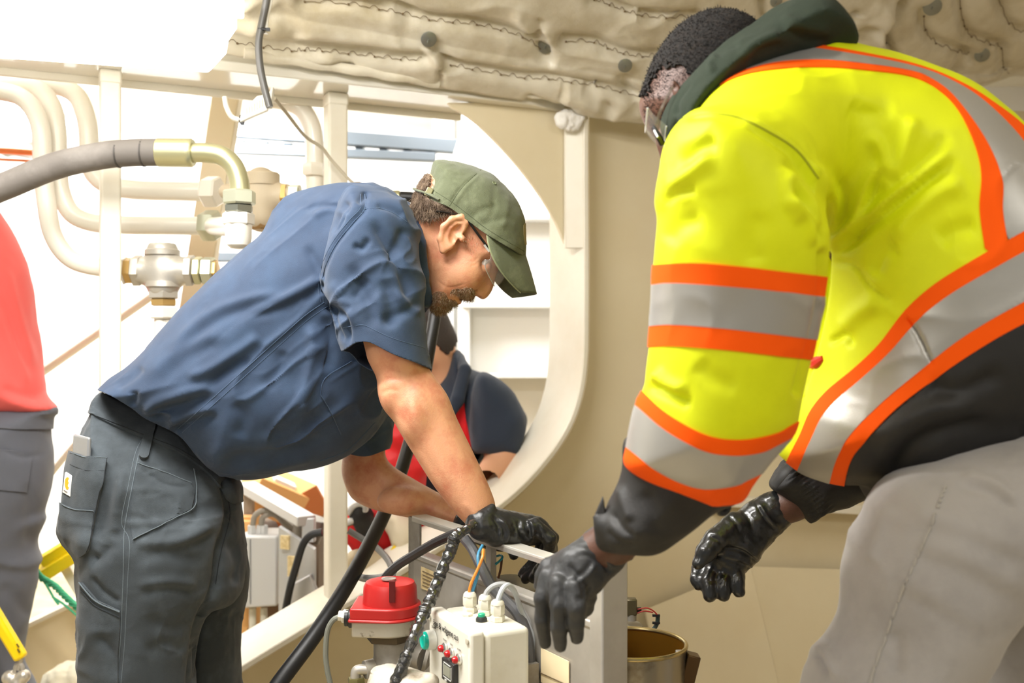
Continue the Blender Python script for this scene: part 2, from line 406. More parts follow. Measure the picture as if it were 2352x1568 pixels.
def strands(name, roots, dirs, L, r, m, parent, curl=.3, seed=1, droop=0):
    """short hairs: thin three-sided spikes"""
    rs = np.random.RandomState(seed); n = len(roots); D = dirs+rs.randn(n, 3)*curl; D[:, 2] -= droop; D /= np.linalg.norm(D, axis=1)[:, None]
    Ls = L*(.5+rs.rand(n)); U = np.cross(D, rs.randn(n, 3)); U /= np.linalg.norm(U, axis=1)[:, None]+1e-9; Wv = np.cross(D, U)
    bend = rs.randn(n, 3)*curl*.4; mid = roots+D*(Ls*.55)[:, None]; tip = mid+(D+bend)*(Ls*.45)[:, None]
    ring = lambda P, q: [P+(U*math.cos(a)+Wv*math.sin(a))*q for a in (0, 2.1, 4.2)]
    V = np.stack(ring(roots, r)+ring(mid, r*.8)+[tip], 1).reshape(-1, 3); b = (np.arange(n)*7)[:, None]; fs = []
    for j in range(3):
        k = (j+1) % 3; fs += [np.concatenate([b+j, b+k, b+3+k], 1), np.concatenate([b+j, b+3+k, b+3+j], 1), np.concatenate([b+3+j, b+3+k, b+6], 1)]
    return link(name, np_mesh(name, V, np.concatenate(fs)), m, parent, True)

from mathutils.bvhtree import BVHTree
class Drape:
    """lays thin cords on the visible side of a cloth"""
    def __init__(s, V, Q, reach=9): s.b = BVHTree.FromPolygons([tuple(v) for v in V.tolist()], Q.tolist())
    def line(s, name, L, r, m, parent, lift=.0, step=6, flat=1):
        C = catmull(L, 6) if len(L) > 2 else np.array(L, float); seg = np.hypot(*np.diff(C, axis=0).T); n = max(3, int(seg.sum()/step)); t = np.concatenate([[0], np.cumsum(seg)])
        xs = np.interp(np.linspace(0, t[-1], n), t, C[:, 0]); ys = np.interp(np.linspace(0, t[-1], n), t, C[:, 1]); P = []
        for x, y in zip(xs, ys):
            d = (W(x, y, 2)-Vector((0, 0, CZ))).normalized(); h, nn, i, _ = s.b.ray_cast(Vector((0, 0, CZ)), d)
            if h is None: continue
            if P and (h-P[-1]).length > .05: continue
            P.append(h+nn*lift*(1 if nn.dot(d) < 0 else -1))
        if len(P) < 3: print('NO LINE', name, L[0]); return None
        P = [P[0]]+[(P[i-1]+P[i]*2+P[i+1])/4 for i in range(1, len(P)-1)]+[P[-1]]
        o = MB().tube(P, r, 6, smooth=False).obj(name, m, None); 
        o.parent = parent
        if parent is not None and parent.type == 'EMPTY': o.matrix_parent_inverse = Matrix.Translation(-parent.location)
        return o
# ================================================================ the setting
CREAM = mat('cream_paint', (238, 232, 216), .38, bump=(160, .05), var=((230, 221, 200), 3.5, .45, .75))
CREAM_GLOSS = mat('cream_gloss_paint', (240, 236, 224), .14, bump=(40, .08), coat=.3)
DIM_TAN = mat('dim_cream_tan_paint', (231, 218, 186), .42, bump=(300, .06), var=((224, 208, 172), 2.2, .4, .8))  # on the walls: cream paint with dimmer warm light put into its colour
WHITE = mat('white_paint', (240, 240, 238), .5, bump=(90, .04))
HULLP = mat('hull_paint', (233, 230, 222), .45, bump=(60, .05))
def on_wall(name, poly, off, thick, m, label=None, smooth=False, bevel=0):
    """plate in the plane of the web frame, traced in pixels, with thickness"""
    p = catmull(poly, 5, True) if smooth else poly
    return struct(MB().prism([PO(a, b, off) for a, b in p], NV*thick).obj(name, m, bevel=bevel), label)
# deck and deckhead
struct(MB().box((0.3, 2.4, -.05), (9, 8.6, .1)).obj('floor', mat('deck_paint', (214, 200, 168), .45, bump=(60, .1), var=((190, 172, 136), 6, .4, .7))), 'cream painted steel deck')
struct(MB().box((0.3, 2.6, 2.42), (9, 8.2, .1)).obj('ceiling', CREAM), 'cream painted deckhead')
# top flange of the web frame: wide face seen from below, front edge, lip along the rear edge
ztop = 1.925
def along(px0, px1, off, z0, z1, th, name, m, bevel=.003, label=None):
    a, b = PO(px0, 784, off), PO(px1, 784, off)
    pts = [Vector((a.x, a.y, z0)), Vector((b.x, b.y, z0)), Vector((b.x, b.y, z1)), Vector((a.x, a.y, z1))]
    return struct(MB().prism(pts, NV*th).obj(name, m, bevel=bevel), label)
a0, a1 = PO(-420, 784), PO(1218, 784)
fl = [a0, a1, a1+NV*.05+TV*.14, a1+NV*.22+TV*.16, a0+NV*.22]
struct(MB().prism([Vector((p.x, p.y, ztop)) for p in fl], UP*.026).obj('trim_1', CREAM_GLOSS, bevel=.004), 'glossy cream girder flange running above the opening')
along(-300, 1060, .205, ztop-.019, ztop+.001, .014, 'trim_2', CREAM, label='thin lip along the rear edge of the girder flange')
along(-420, 1350, .1, ztop+.02, 2.38, .012, 'wall_top', CREAM, label='girder web above the flange')
# ring flange of the opening (front edge traced, 0.22 m wide)
ring = catmull([(1352, 268), (1352, 420), (1353, 560), (1353, 700), (1351, 820), (1340, 905), (1312, 985), (1262, 1062), (1190, 1140), (1100, 1208), (1000, 1275), (850, 1366), (700, 1456), (555, 1545), (430, 1625), (200, 1780)], 5)
def ring_flange(name, path, w, th, m, label, off=0.0):
    P = [PO(x, y, off) for x, y in path]; R = []
    for i, p in enumerate(P):
        t = (P[min(i+1, len(P)-1)]-P[max(i-1, 0)]).normalized(); o = t.cross(NV).normalized()
        if i == 0: ref = o
        R.append([p, p+NV*w, p+NV*w+o*th, p+o*th])
    return struct(MB().rings(R).obj(name, m, sharp=30, bevel=.003), label)
sgn = -1
ring_flange('trim_3', ring, .22, .016*sgn, CREAM, 'broad cream flange curving round the rounded opening')
# shade-toned cream plate outside the ring, and the corner bracket inside its top
wallpoly = [(1349, 255)]+[tuple(p) for p in ring[:]]+[(-400, 2200), (-400, 3400), (3600, 3400), (3600, 255)]
on_wall('wall_middle', [(x+1 if i < 60 else x, y) for i, (x, y) in enumerate(wallpoly)], .1, .012, DIM_TAN, 'shade-toned cream web plate right of and below the opening')
br = [(1030, 236), (1345, 236), (1345, 560), (1299, 560)]+[tuple(p) for p in catmull([(1299, 560), (1272, 500), (1235, 440), (1185, 375), (1125, 310), (1075, 268), (1030, 242)], 5)][1:-1]
on_wall('trim_4', br, .05, .012, DIM_TAN, 'shade-toned cream corner bracket with a curved edge')
# standing flange on the right of the bracket
p0, p1 = PO(1298, 262, .04), PO(1298, 562, .04)
struct(MB().prism([PO(1299, 262, .035), PO(1350, 262, .0), PO(1350, 570, .0), PO(1299, 570, .035)], NV*.012).obj('trim_5', CREAM, bevel=.003), 'cream edge strip standing beside the bracket')
# square stanchions inside the opening
def post(name, px, wpx, y0, y1, off, label):
    a, b = PO(px, y0, off), PO(px, y1, off); w = wpx/F*a.y
    R = Matrix((TV, NV, UP)).transposed(); m = MB()
    m.box(Vector((a.x, a.y, (ztop+b.z)/2)), (w, w, ztop-b.z), R)
    o = m.obj(name, CREAM, bevel=.007, seg=3); struct(o, label)
    c = MB().box(Vector((a.x, a.y, ztop-.018)), (w*1.06, w*1.06, .036), R); cc = c.obj('weld_collar', CREAM, o, bevel=.006)
    return o
post('trim_6', 253, 45, 170, 1850, .13, 'square cream stanchion left of the worker in the blue shirt')
post('trim_7', 771, 46, 222, 1385, .12, 'square cream stanchion behind the worker in the blue shirt')
# ---------------- bright space beyond
struct(MB().box((-.2, 5.6, 1.1), (9, .05, 2.7)).obj('wall_back', WHITE), 'white painted far wall')
hl = MB().box((1.05, 4.62, 1.1), (2.8, .04, 2.7)); ho = struct(hl.obj('wall_right', HULLP), 'pale hull plating seen through the right of the opening')
for px, py, ln, dd in ((1060, 500, .9, .12), (1060, 702, .9, .16), (1090, 862, .9, .18)):
    p = W(px, py, 4.5); MB().box((p.x+ln/2, 4.6-dd/2, p.z), (ln, dd, .018)).obj('stringer', WHITE, ho, bevel=.003)
for px, w in ((1066, .05), (1035, .03)):
    p = W(px, 700, 4.5); MB().box((p.x, 4.53, 1.1), (w, .1, 2.5)).obj('frame_rib', WHITE, ho, bevel=.004)
struct(MB().box((-3.9, 3.6, 1.1), (.05, 4.2, 2.7)).obj('wall_left', WHITE), 'white side wall beyond the opening')
struct(MB().box((2.9, 2.2, 1.1), (.05, 5.2, 2.7)).obj('wall_side', DIM_TAN), 'shade-toned cream side of the compartment')
# sloping plating low on the right, with its stringer
def quad_plate(name, pts, m, label, th=.012):
    P = [Vector(p) for p in pts]; n = (P[1]-P[0]).cross(P[2]-P[0]).normalized()
    return struct(MB().prism(P, n*th).obj(name, m), label)
lo = [PO(1100, 1700, .06), PO(1480, 1400, .06), PO(1720, 1302, .06), PO(2600, 1330, .06)]
hop = [lo[1], lo[2], lo[3], lo[3]-NV*.3-UP*.75, lo[2]-NV*.3-UP*.75, lo[1]-NV*.26-UP*.62]
quad_plate('wall_lower', [hop[0], hop[5], hop[4], hop[1]], DIM_TAN, 'shade-toned cream sloping plate low on the right')
quad_plate('wall_lower_right', [hop[1], hop[4], hop[3], hop[2]], DIM_TAN, 'shade-toned cream sloping plate in the lower right corner')
st = PO(1640, 1140, 0), PO(2420, 1190, 0)
struct(MB().prism([st[0], st[1], st[1]-NV*.001+UP*-.03, st[0]-NV*.001-UP*.03], NV*.1).obj('trim_8', CREAM, bevel=.003), 'pale stringer crossing the shade-toned plate behind the hi-vis worker')
# bottom frame seen between the left person and the blue-shirt worker
q = [W(-60, 1490, 3.3), W(230, 1352, 3.5), W(230, 1352, 3.5)+Vector((.0, .2, 0)), W(-60, 1490, 3.3)+Vector((0, .2, 0))]
struct(MB().prism(q, -UP*.016).obj('trim_9', CREAM, bevel=.003), 'cream flange low on the left')
q = [W(-60, 1498, 3.34), W(230, 1360, 3.54), W(230, 2300, 3.54), W(-60, 2300, 3.34)]
struct(MB().prism(q, Vector((0, .012, 0))).obj('wall_low_left', DIM_TAN), 'tan plate below the flange low on the left')
# tan raking braces beyond the opening
for i, (A, B, w, lab) in enumerate((((531, 170), (440, 760), .085, 'tan raking brace behind the hydraulic pipes'), ((1095, 250), (1040, 420), .06, 'pale raking brace above the cap'))):
    a, b = W(A[0], A[1], 3.3+.6*i), W(B[0], B[1], 3.3+.6*i)
    struct(MB().beam(a, b, w, .05, Vector((0, 1, 0))).obj('trim_%d' % (10+i), DIM_TAN if i == 0 else HULLP, bevel=.004), lab)
# ---------------------------------------------------------------- quilted insulation under the deckhead
BLK = mat('glass_cloth', (222, 214, 194), .38, bump=(260, .25, 3), var=((186, 172, 140), 5, .42, .72), sheen=.2)
low = catmull([(330, 108), (480, 120), (600, 137), (800, 168), (1000, 203), (1200, 236), (1285, 252), (1350, 264), (1480, 280), (1580, 292), (1760, 300), (1900, 262), (2040, 238), (2160, 222), (2230, 205), (2352, 172), (2560, 150), (2900, 140)], 26)
nt_ = 150; G = []
for x, y in low:
    p = PO(x, y, -.022); top = Vector((p.x, p.y, 2.34))-NV*.62
    for j in range(nt_+1):
        t = j/nt_; q = p.lerp(top, t); q += NV*(-.05*math.sin(min(1, t*5)*math.pi)*(.5 if t < .2 else 0)); G.append(q)
V = np.array([tuple(v) for v in G]); nl = len(low); i = np.arange(nl-1)[:, None]*(nt_+1); j = np.arange(nt_)[None, :]
Q = np.stack([(i+j), (i+j+1), (i+j+nt_+2), (i+j+nt_+1)], -1).reshape(-1, 4)
if normals(V, Q)[:, 1].mean() > 0: Q = Q[:, ::-1]
V = rumple(V, Q, 11, 3.2, (1, 1, 1.5), 2, 2); V = rumple(V, Q, 2.2, 14, (1, 1, 1.4), 5, 2); V = crinkle(V, Q, 9, 5, (1, 1, 1.6), None, 6); V = crinkle(V, Q, 4, 13, (1, 1, 1.4), None, 3)
seams = [[(700, 4), (800, 10), (870, 22), (925, 32), (985, 46), (1040, 52), (1095, 57), (1150, 70), (1200, 86), (1240, 112), (1255, 125)],
         [(440, 88), (480, 92), (545, 100), (605, 110), (670, 118), (700, 116), (740, 118), (800, 124), (860, 130), (920, 137), (975, 138)],
         [(1035, 150), (1085, 160), (1150, 171), (1205, 180), (1260, 182), (1312, 190), (1370, 198), (1425, 212), (1485, 226)],
         [(1300, 96), (1365, 98), (1395, 111), (1432, 124), (1475, 131), (1520, 128)],
         [(1365, 0), (1400, 12), (1435, 26), (1475, 37), (1530, 42), (1600, 40)],
         [(2205, -10), (2206, 20), (2215, 60), (2232, 85), (2275, 103), (2300, 112), (2305, 155), (2320, 172)],
         [(2122, 38), (2125, 70), (2150, 100), (2200, 120), (2230, 128)],
         [(2290, -10), (2318, 55), (2360, 82)]]
st = [(s, 20, 16, 'u') for s in seams]
st += [([(985, 95), (1010, 125), (1040, 155)], 16, 14), ([(985, 105), (990, 130), (1030, 160)], -10, 10), ([(1255, 118), (1250, 135), (1280, 150)], 13, 14), ([(1436, 165), (1440, 200), (1460, 235), (1470, 270)], 18, 16),
       ([(1250, 40), (1235, 80), (1245, 110)], 14, 14), ([(1180, 20), (1210, 70), (1230, 90)], -10, 14), ([(860, -10), (915, 15), (960, 60)], 10, 20), ([(430, 60), (560, 50), (640, 30)], 12, 24), ([(560, 0), (570, 40), (600, 85)], -14, 26),
       ([(620, 20), (660, 60), (690, 108)], 14, 22), ([(2090, -10), (2060, 40), (2040, 70), (2045, 110), (2070, 150)], 34, 10), ([(2050, 0), (2030, 50), (2020, 90), (2030, 150)], -26, 22), ([(1905, 40), (1945, 52), (1985, 25)], 20, 10), ([(1960, 105), (1990, 75), (2030, 60)], 20, 9),
       ([(2185, 190), (2210, 150), (2240, 130)], 22, 14), ([(2200, 205), (2260, 180), (2352, 172)], -18, 14), ([(1750, -10), (1755, 30), (1760, 60)], 20, 10), ([(1290, 215), (1330, 230), (1400, 250)], -16, 20), ([(1200, 222), (1260, 246), (1330, 258)], 16, 10), ([(1340, 200), (1370, 230), (1420, 265)], 12, 12),
       ([(690, 160), (760, 158), (830, 158)], 12, 9), ([(600, 130), (700, 138), (790, 142)], -8, 10), ([(1010, 160), (1012, 178), (1012, 196)], 12, 5)]
V = folds(V, Q, [(a[0], a[1]*1.4)+tuple(a[2:]) for a in st])
ins = tag(cloth('insulation_blanket', V, Q, BLK, None, .012), 'quilted beige insulation blanket under the deckhead with stitched seams', 'insulation')
THR = mat('brown_thread', (120, 100, 72), .8); ZN = mat('zinc', (148, 150, 142), .38, .75, bump=(200, .1)); px = proj(V)
drB = Drape(V, Q)
def on_blanket(x, y, lift=.004):
    e = Vector((0, 0, CZ)); h = drB.b.ray_cast(e, (W(x, y, 2)-e).normalized())[0]
    if h is None: h = Vector(V[np.argmin((px[:, 0]-x)**2+(px[:, 1]-y)**2)])
    return h+(e-h).normalized()*lift
for s in seams:
    L = catmull(s, 3); m = MB(); pts = []
    for a in range(len(L)-1):
        x0, y0 = L[a]; x1, y1 = L[a+1]
        arc = [on_blanket(x0+(x1-x0)*t, y0+(y1-y0)*t-8*math.sin(t*math.pi)*(1 if a % 2 else .2), .005) for t in (0, .33, .66)]
        pts += arc
        if a % 3 == 0: m.lathe(arc[0]-Vector((0, .004, 0)), (0, 1, 0), [(0, .0008), (.002, .0028), (.005, .0028), (.007, .001)], 6)
    m.tube(pts, .0008, 5, 2); m.obj('stitching', THR, ins)
wm = None
for x, y, r in ((985, 91, 18.5), (1254, 106, 18.5), (1436, 151, 16.5), (1783, 4, 14), (2142, 16, 21), (2256, 127, 17)):
    k = np.argmin((px[:, 0]-x)**2+(px[:, 1]-y)**2); p = on_blanket(x, y, .012); n = (Vector((0, 0, CZ))-p).normalized()+Vector((.15, 0, -.5)); n.normalize()
    m = MB(); rr = r/F*p.y; m.lathe(p-n*.004, n, [(0, rr*.9), (.002, rr), (.0035, rr), (.005, rr*.8), (.0055, rr*.2)], 22)
    w = m.obj('washer', ZN, ins); MB().cyl(p, p+n*.016+Vector((-.006, 0, -.002)), .0016, seg=6).obj('pin', ZN, w)
# folded strip of cloth along the girder
for A, B, lab in ((( 560, 122), (1008, 190), 'strip'), ((1014, 176), (1290, 226), 'strip')):
    m = MB(); P = []
    for t in np.linspace(0, 1, 26):
        x, y = A[0]+(B[0]-A[0])*t, A[1]+(B[1]-A[1])*t; c = PO(x, y, -.03)
        R = [c+UP*(.014*math.sin(a)+.002*math.sin(t*31))+(-NV)*(.012*math.cos(a)+.003*math.sin(t*23+1)) for a in np.linspace(0, 2*math.pi, 11)[:-1]]
        P.append(R)
    m.rings(P); m.obj('edge_wrap', BLK, ins)
# white filler patch on the corner
s = Soft((.05, 2.75, 1.78), (.35, 3.15, 2.0), .004)
for x, y, r in ((1288, 272, .02), (1300, 285, .018), (1318, 280, .024), (1328, 268, .02), (1310, 292, .015), (1300, 266, .02), (1312, 268, .022), (1322, 290, .014), (1290, 284, .012)): s.ell(PO(x, y, .0), (r, .012, r), .01)
v, q = s.mesh(); v = rumple(v, q, 3, 90, seed=4)
tag(cloth('sealant_patch', v, q, mat('white_filler', (236, 232, 224), .7, bump=(120, .4)), None), 'lumpy white sealant patch where bracket meets insulation', 'sealant')
# ---------------------------------------------------------------- lamp in view
t = thing('ceiling_lamp', 'large white glowing ceiling lamp in the upper left corner', 'lamp', W(200, 60, 2.2))
GLOW = mat('lamp_glow', (255, 252, 246), .5, emit=5); LW = mat('lamp_white', (245, 245, 242), .4, emit=1.2)
prof = [(-420, 52), (415, 110), (460, 62), (465, 30), (486, 0), (486, -40), (-420, -80)]
MB().prism([W(x, y, 2.12) for x, y in prof], Vector((0, .2, 0))).obj('diffuser', GLOW, t, bevel=.006)
MB().prism([W(-420, -80, 2.10), W(492, -40, 2.10), W(492, -110, 2.10), W(-420, -150, 2.10)], Vector((0, .24, 0))).obj('housing', LW, t, bevel=.004)
MB().cyl(W(60, -140, 2.2), Vector((W(60, -140, 2.2).x, 2.2, 2.37)), .012).obj('hanger', CREAM, t)
# ================================================================ pipes, hoses and fittings on the left
PIPE = mat('cream_pipe', (238, 233, 220), .28, bump=(50, .06), coat=.2)
BRASS = mat('zinc_yellow', (190, 186, 146), .32, .6, bump=(120, .08)); BRZ = mat('brass', (200, 166, 104), .34, .6); STN = mat('cast_steel', (190, 184, 172), .36, .45, bump=(180, .12)); PALEZ = mat('pale_zinc', (196, 198, 176), .34, .6)
RUB = mat('grey_rubber', (112, 106, 100), .7, bump=(90, .25), var=((134, 128, 122), 6, .5, .7)); BRUB = mat('black_rubber_hose', (26, 26, 27), .45, bump=(160, .1)); GRC = mat('grey_cable', (118, 118, 116), .5)
def pp(L, d): return [W(p[0], p[1], d if len(p) < 3 else p[2]) for p in L]
def pipe(name, L, d, rpx, m, label, cat='pipe', group=None, seg=18):
    return tag(MB().tube(pp(L, d), rpx/F*d, seg, 6).obj(name, m), label, cat, group)
dP = 2.78
pipe('bent_pipe', [(-120, 186), (20, 190), (80, 200), (118, 240), (131, 300), (133, 380), (140, 440), (165, 490), (215, 512), (290, 517), (380, 518), (468, 519)], dP, 21, PIPE, 'cream bent pipe, middle of three, ending in the flaking nut')
pipe('bent_pipe', [(-120, 188), (60, 190), (130, 196), (178, 222), (200, 280), (206, 350), (214, 395), (250, 425), (310, 436), (400, 439), (470, 440)], dP+.06, 22, PIPE, 'cream bent pipe, uppermost of three, ending in the upper nut')
pipe('bent_pipe', [(-120, 206), (0, 210), (60, 232), (92, 290), (98, 380), (106, 460), (122, 540), (160, 592), (215, 612), (285, 617)], dP-.05, 21, PIPE, 'cream bent pipe, lowest of three, feeding the tee valve')
# second layer of thin stuff behind: orange service lines
for y0, y1, r, lab in ((345, 352, 8, 'orange service pipe far left behind the bent pipes'), (366, 372, 3.5, 'thin orange line below the orange service pipe')):
    pipe('service_pipe', [(-200, y0-6), (0, y0), (110, y1), (240, y1+4)], 3.6, r, mat('orange_pipe', (236, 140, 80), .5), lab)
# pipe beside the second stanchion
t = thing('riser_pipe', 'cream pipe bending down beside the stanchion behind the blue shirt', 'pipe', W(722, 420, 2.9))
MB().tube(pp([(600, 226), (650, 232), (690, 248), (714, 285), (722, 330), (723, 400), (723, 520)], 2.93), 21/F*2.93, 18, 6).obj('tube', PIPE, t)
MB().nut(W(721, 376, 2.92), W(721, 404, 2.92), 27/F*2.92, .3).obj('nut', PIPE, t)
# ---- grey hose with elbow
t = thing('hydraulic_hose', 'thick grey rubber hose with a zinc elbow crossing the left stanchion', 'hose', W(200, 370, 2.45))
dh_ = 2.46
MB().tube(pp([(-620, 1000), (-420, 740), (-240, 580), (-60, 462), (30, 420), (130, 380), (230, 358), (300, 351), (368, 350)], dh_), 31/F*dh_, 22, 8).obj('hose', RUB, t)
for x, y in ((273, 354), (330, 351)): MB().cyl(W(x-2, y, dh_), W(x+2, y, dh_), 31.6/F*dh_, seg=24).obj('hose_band', mat('dark_band', (70, 66, 62), .6), t)
MB().lathe(W(360, 350, dh_), W(445, 351, dh_)-W(360, 350, dh_), [(0, .030), (.004, .0335), (.074, .0335), (.082, .0335), (.087, .030)], 26).obj('ferrule', BRASS, t)
MB().tube(pp([(440, 351), (475, 351), (510, 358), (537, 382), (549, 415), (552, 445)], dh_), 22.5/F*dh_, 20, 6).obj('elbow', BRASS, t)
MB().nut(W(550, 437, dh_), W(550, 470, dh_), 38/F*dh_, .25).obj('union_nut', PALEZ, t)
MB().nut(W(549, 471, dh_), W(549, 488, dh_), 34/F*dh_, .1).obj('lock_nut', mat('zinc_grey', (150, 152, 140), .3, .8), t)
# ---- block fitting below the elbow
t = thing('elbow_fitting', 'painted cream elbow fitting under the zinc hose elbow', 'fitting', W(548, 530, 2.46))
MB().nut(W(548, 489, dh_), W(548, 517, dh_), 36/F*dh_, .5).obj('nut', PIPE, t)
MB().lathe(W(548, 516, dh_), (0, 0, -1), [(0, .031), (.03, .031), (.048, .027), (.056, .018), (.058, .004)], 24).obj('body', PIPE, t)
MB().cyl(W(548, 520, dh_), W(490, 519, 2.72), .026, .023, 20).obj('branch', PIPE, t)
def nut_thing(name, x, y0, y1, d, m, label, r): return tag(MB().nut(W(x, (y0+y1)/2, d), W(x+34, (y0+y1)/2, d-.01), r, .4).obj(name, m), label, 'fitting')
nut_thing('pipe_nut', 466, 484, 552, dP, PALEZ, 'nut with flaking paint on the middle bent pipe', .042)
nut_thing('pipe_nut', 470, 405, 475, dP+.06, PIPE, 'cream nut on the uppermost bent pipe', .043)
# ---- check valve behind
t = thing('check_valve', 'beige valve body behind the zinc elbow', 'valve', W(605, 450, 2.72)); dv = 2.74
s = Soft((-.78, 2.64, 1.45), (-.5, 2.84, 1.72), .004)
s.chain([W(600, 420, dv), W(600, 500, dv)], [.042, .038], .02); s.chain([W(600, 450, dv), W(655, 450, dv)], [.036, .032], .02); s.chain([W(520, 440, dv), W(590, 440, dv)], [.02, .02], .02)
v, q = s.mesh(2); cloth('body', v, q, mat('sand_cast', (206, 190, 162), .55, bump=(220, .3)), t)
MB().lathe(W(602, 400, dv), UP, [(-.03, .046), (0, .046), (.004, .042)], 22).obj('bonnet', MATS['sand_cast'], t)
MB().nut(W(648, 452, dv), W(662, 452, dv), .038, .2).obj('brass_ring', BRZ, t); MB().nut(W(663, 453, dv), W(690, 454, dv), .036, .3).obj('union_nut', PALEZ, t); MB().cyl(W(688, 454, dv), W(730, 454, dv+.1), .02).obj('tailpipe', PIPE, t)
MB().nut(W(603, 505, dv), W(603, 528, dv), .033, .2).obj('lower_nut', mat('bronze', (164, 132, 88), .4, .7), t)
# ---- tee valve
t = thing('tee_valve', 'bare metal tee valve with brass unions left of the blue shirt', 'valve', W(375, 620, 2.7)); dv = 2.68
s = Soft((-1.02, 2.6, 1.3), (-.78, 2.78, 1.5), .0035)
s.chain([W(373, 580, dv), W(373, 612, dv), W(375, 655, dv)], [.040, .036, .041], .01); s.chain([W(325, 622, dv), W(425, 622, dv)], [.036, .036], .018)
v, q = s.mesh(2); cloth('body', v, q, STN, t)
MB().lathe(W(373, 575, dv), UP, [(-.012, .044), (0, .044), (.003, .040), (.0035, .01)], 24).obj('cap', STN, t); MB().lathe(W(375, 650, dv), -UP, [(-.004, .044), (.010, .046), (.012, .03)], 24).obj('flange', STN, t)
for x0, x1, r, m, nm in ((284, 290, .037, PIPE, 'pipe_end'), (288, 307, .034, BRZ, 'brass_union'), (306, 327, .041, STN, 'hex_end'), (428, 446, .041, STN, 'hex_end'), (447, 464, .037, BRASS, 'brass_union'), (465, 492, .036, PALEZ, 'union_nut'), (490, 500, .028, BRZ, 'sleeve')):
    MB().nut(W(x0, 621, dv), W(x1, 621, dv), r, .3).obj(nm, m, t)
for y0, y1, r, m, nm in ((668, 686, .040, STN, 'hex_end'), (686, 702, .034, BRZ, 'brass_union'), (703, 732, .037, PIPE, 'union_nut'), (730, 860, .024, PIPE, 'drop_pipe')):
    (MB().nut if 'pipe' not in nm else MB().cyl)(W(376, y0, dv), W(376, y1, dv), r).obj(nm, m, t)
# ---- hose fittings behind the collar
t = thing('hose_end', 'brass hose end with dark hose seen above the blue shoulder', 'hose', W(880, 450, 2.75)); dv = 2.8
MB().nut(W(812, 430, dv), W(830, 430, dv), .016).obj('nut', mat('bronze_dull', (176, 146, 100), .4, .6), t); MB().nut(W(832, 440, dv), W(848, 440, dv), .012).obj('nut', MATS['bronze_dull'], t); MB().cyl(W(800, 446, dv), W(882, 450, dv), .013).obj('stem', BRZ, t)
MB().lathe(W(880, 452, dv), (1, 0, 0), [(0, .013), (.003, .0175), (.044, .0175), (.046, .014)], 18).obj('ferrule', BRASS, t); MB().tube(pp([(920, 452), (950, 454), (985, 466), (1040, 480)], dv), .0145, 12, 5).obj('hose', BRUB, t)
# ---- cable, tie and bracket under the girder
t = thing('power_cable', 'dark cable with a black tie hanging from the deckhead', 'cable', W(605, 120, 2.45)); d_ = 2.42
MB().tube(pp([(617, -60), (612, 0), (600, 60), (594, 100), (597, 150), (607, 200), (619, 246)], d_), 8.5/F*d_, 12, 6).obj('cable', mat('dark_grey_cable', (92, 90, 86), .35), t)
MB().tube(pp([(627, -60), (622, 0), (613, 40), (611, 78)], d_+.01), 5/F*d_, 10, 5).obj('sleeve', PIPE, t)
MB().cyl(W(594, 66, d_-.005), W(618, 68, d_-.005), .0035).obj('cable_tie', BRUB, t); MB().box(W(616, 68, d_-.012), (.008, .006, .007)).obj('tie_head', BRUB, t)
t = thing('cable_bracket', 'cream slotted cable bracket below the girder flange', 'bracket', W(590, 235, 2.5)); d_ = 2.47
MB().prism([W(558, 252, d_), W(590, 220, d_), W(616, 215, d_), (W(624, 198, d_)), W(628, 200, d_), W(622, 246, d_), W(600, 252, d_), W(556, 272, d_)], Vector((0, .02, 0))).obj('plate', PIPE, t, bevel=.003)
MB().tube([W(552, 277, d_-.004), W(580, 264, d_-.004), W(614, 250, d_-.004)], .006, 10).obj('rail', PIPE, t)
for i in range(8): MB().box(W(566+i*6, 256-i*3.4, d_-.001), (.0022, .004, .018)).obj('slot', DIM_TAN, t)
MB().tube(pp([(516, 222), (520, 245), (532, 268), (550, 276)], d_+.02), 6/F*d_, 10, 6).obj('hook', PIPE, t); MB().tube(pp([(552, 264), (550, 274), (553, 284), (562, 280)], d_-.006), .0012, 6, 4).obj('wire_tie', BRUB, t); MB().box(W(557, 284, d_-.006), (.008, .006, .006)).obj('tie_head', BRUB, t)
pipe('thin_cable', [(630, 226, 2.5), (660, 262, 2.6), (700, 312, 2.7), (738, 338, 2.74), (760, 366, 2.76), (800, 410, 2.77), (826, 432, 2.78)], 2.6, 4, mat('beige_cable', (190, 180, 158), .5), 'thin beige cable running down past the stanchion', 'cable', seg=8)
# ---- cable tray
t = thing('cable_tray', 'long grey steel cable tray in the bright space beyond the cap', 'cable tray', W(800, 320, 3.9)); d_ = 3.95; GT = mat('galvanised', (112, 121, 128), .5, .1, bump=(120, .08))
for (x0, y0), (x1, y1), h, nm in (((540, 300), (1054, 338), .050, 'side_rail'), ((540, 343), (1000, 362), .032, 'lower_rail')):
    MB().beam(W(x0, y0, d_), W(x1, y1, d_), .05, h).obj(nm, GT, t, bevel=.003)
for i in range(9):
    f = i/8; MB().beam(W(550+f*440, 325+f*26, d_+.02), W(556+f*440, 325+f*26, d_+.32), .03, .012).obj('rung', GT, t)
tag(MB().tube(pp([(440, 610), (330, 690), (200, 780), (85, 860), (-60, 960)], 3.7), .019, 12, 3).obj('handrail', mat('pale_rail', (236, 230, 214), .35)), 'pale sloping handrail in the bright space on the left', 'handrail')
tag(MB().tube(pp([(300, 880), (180, 1010), (60, 1160), (-60, 1320)], 3.5), .012, 12, 3).obj('handrail', MATS['pale_rail']), 'thin lower sloping handrail behind the charcoal trousers', 'handrail')
tag(MB().beam(W(470, 590, 3.9), W(640, 592, 3.9), .06, .035).obj('grey_beam', GT, bevel=.003), 'short grey steel beam just above the blue back', 'beam')
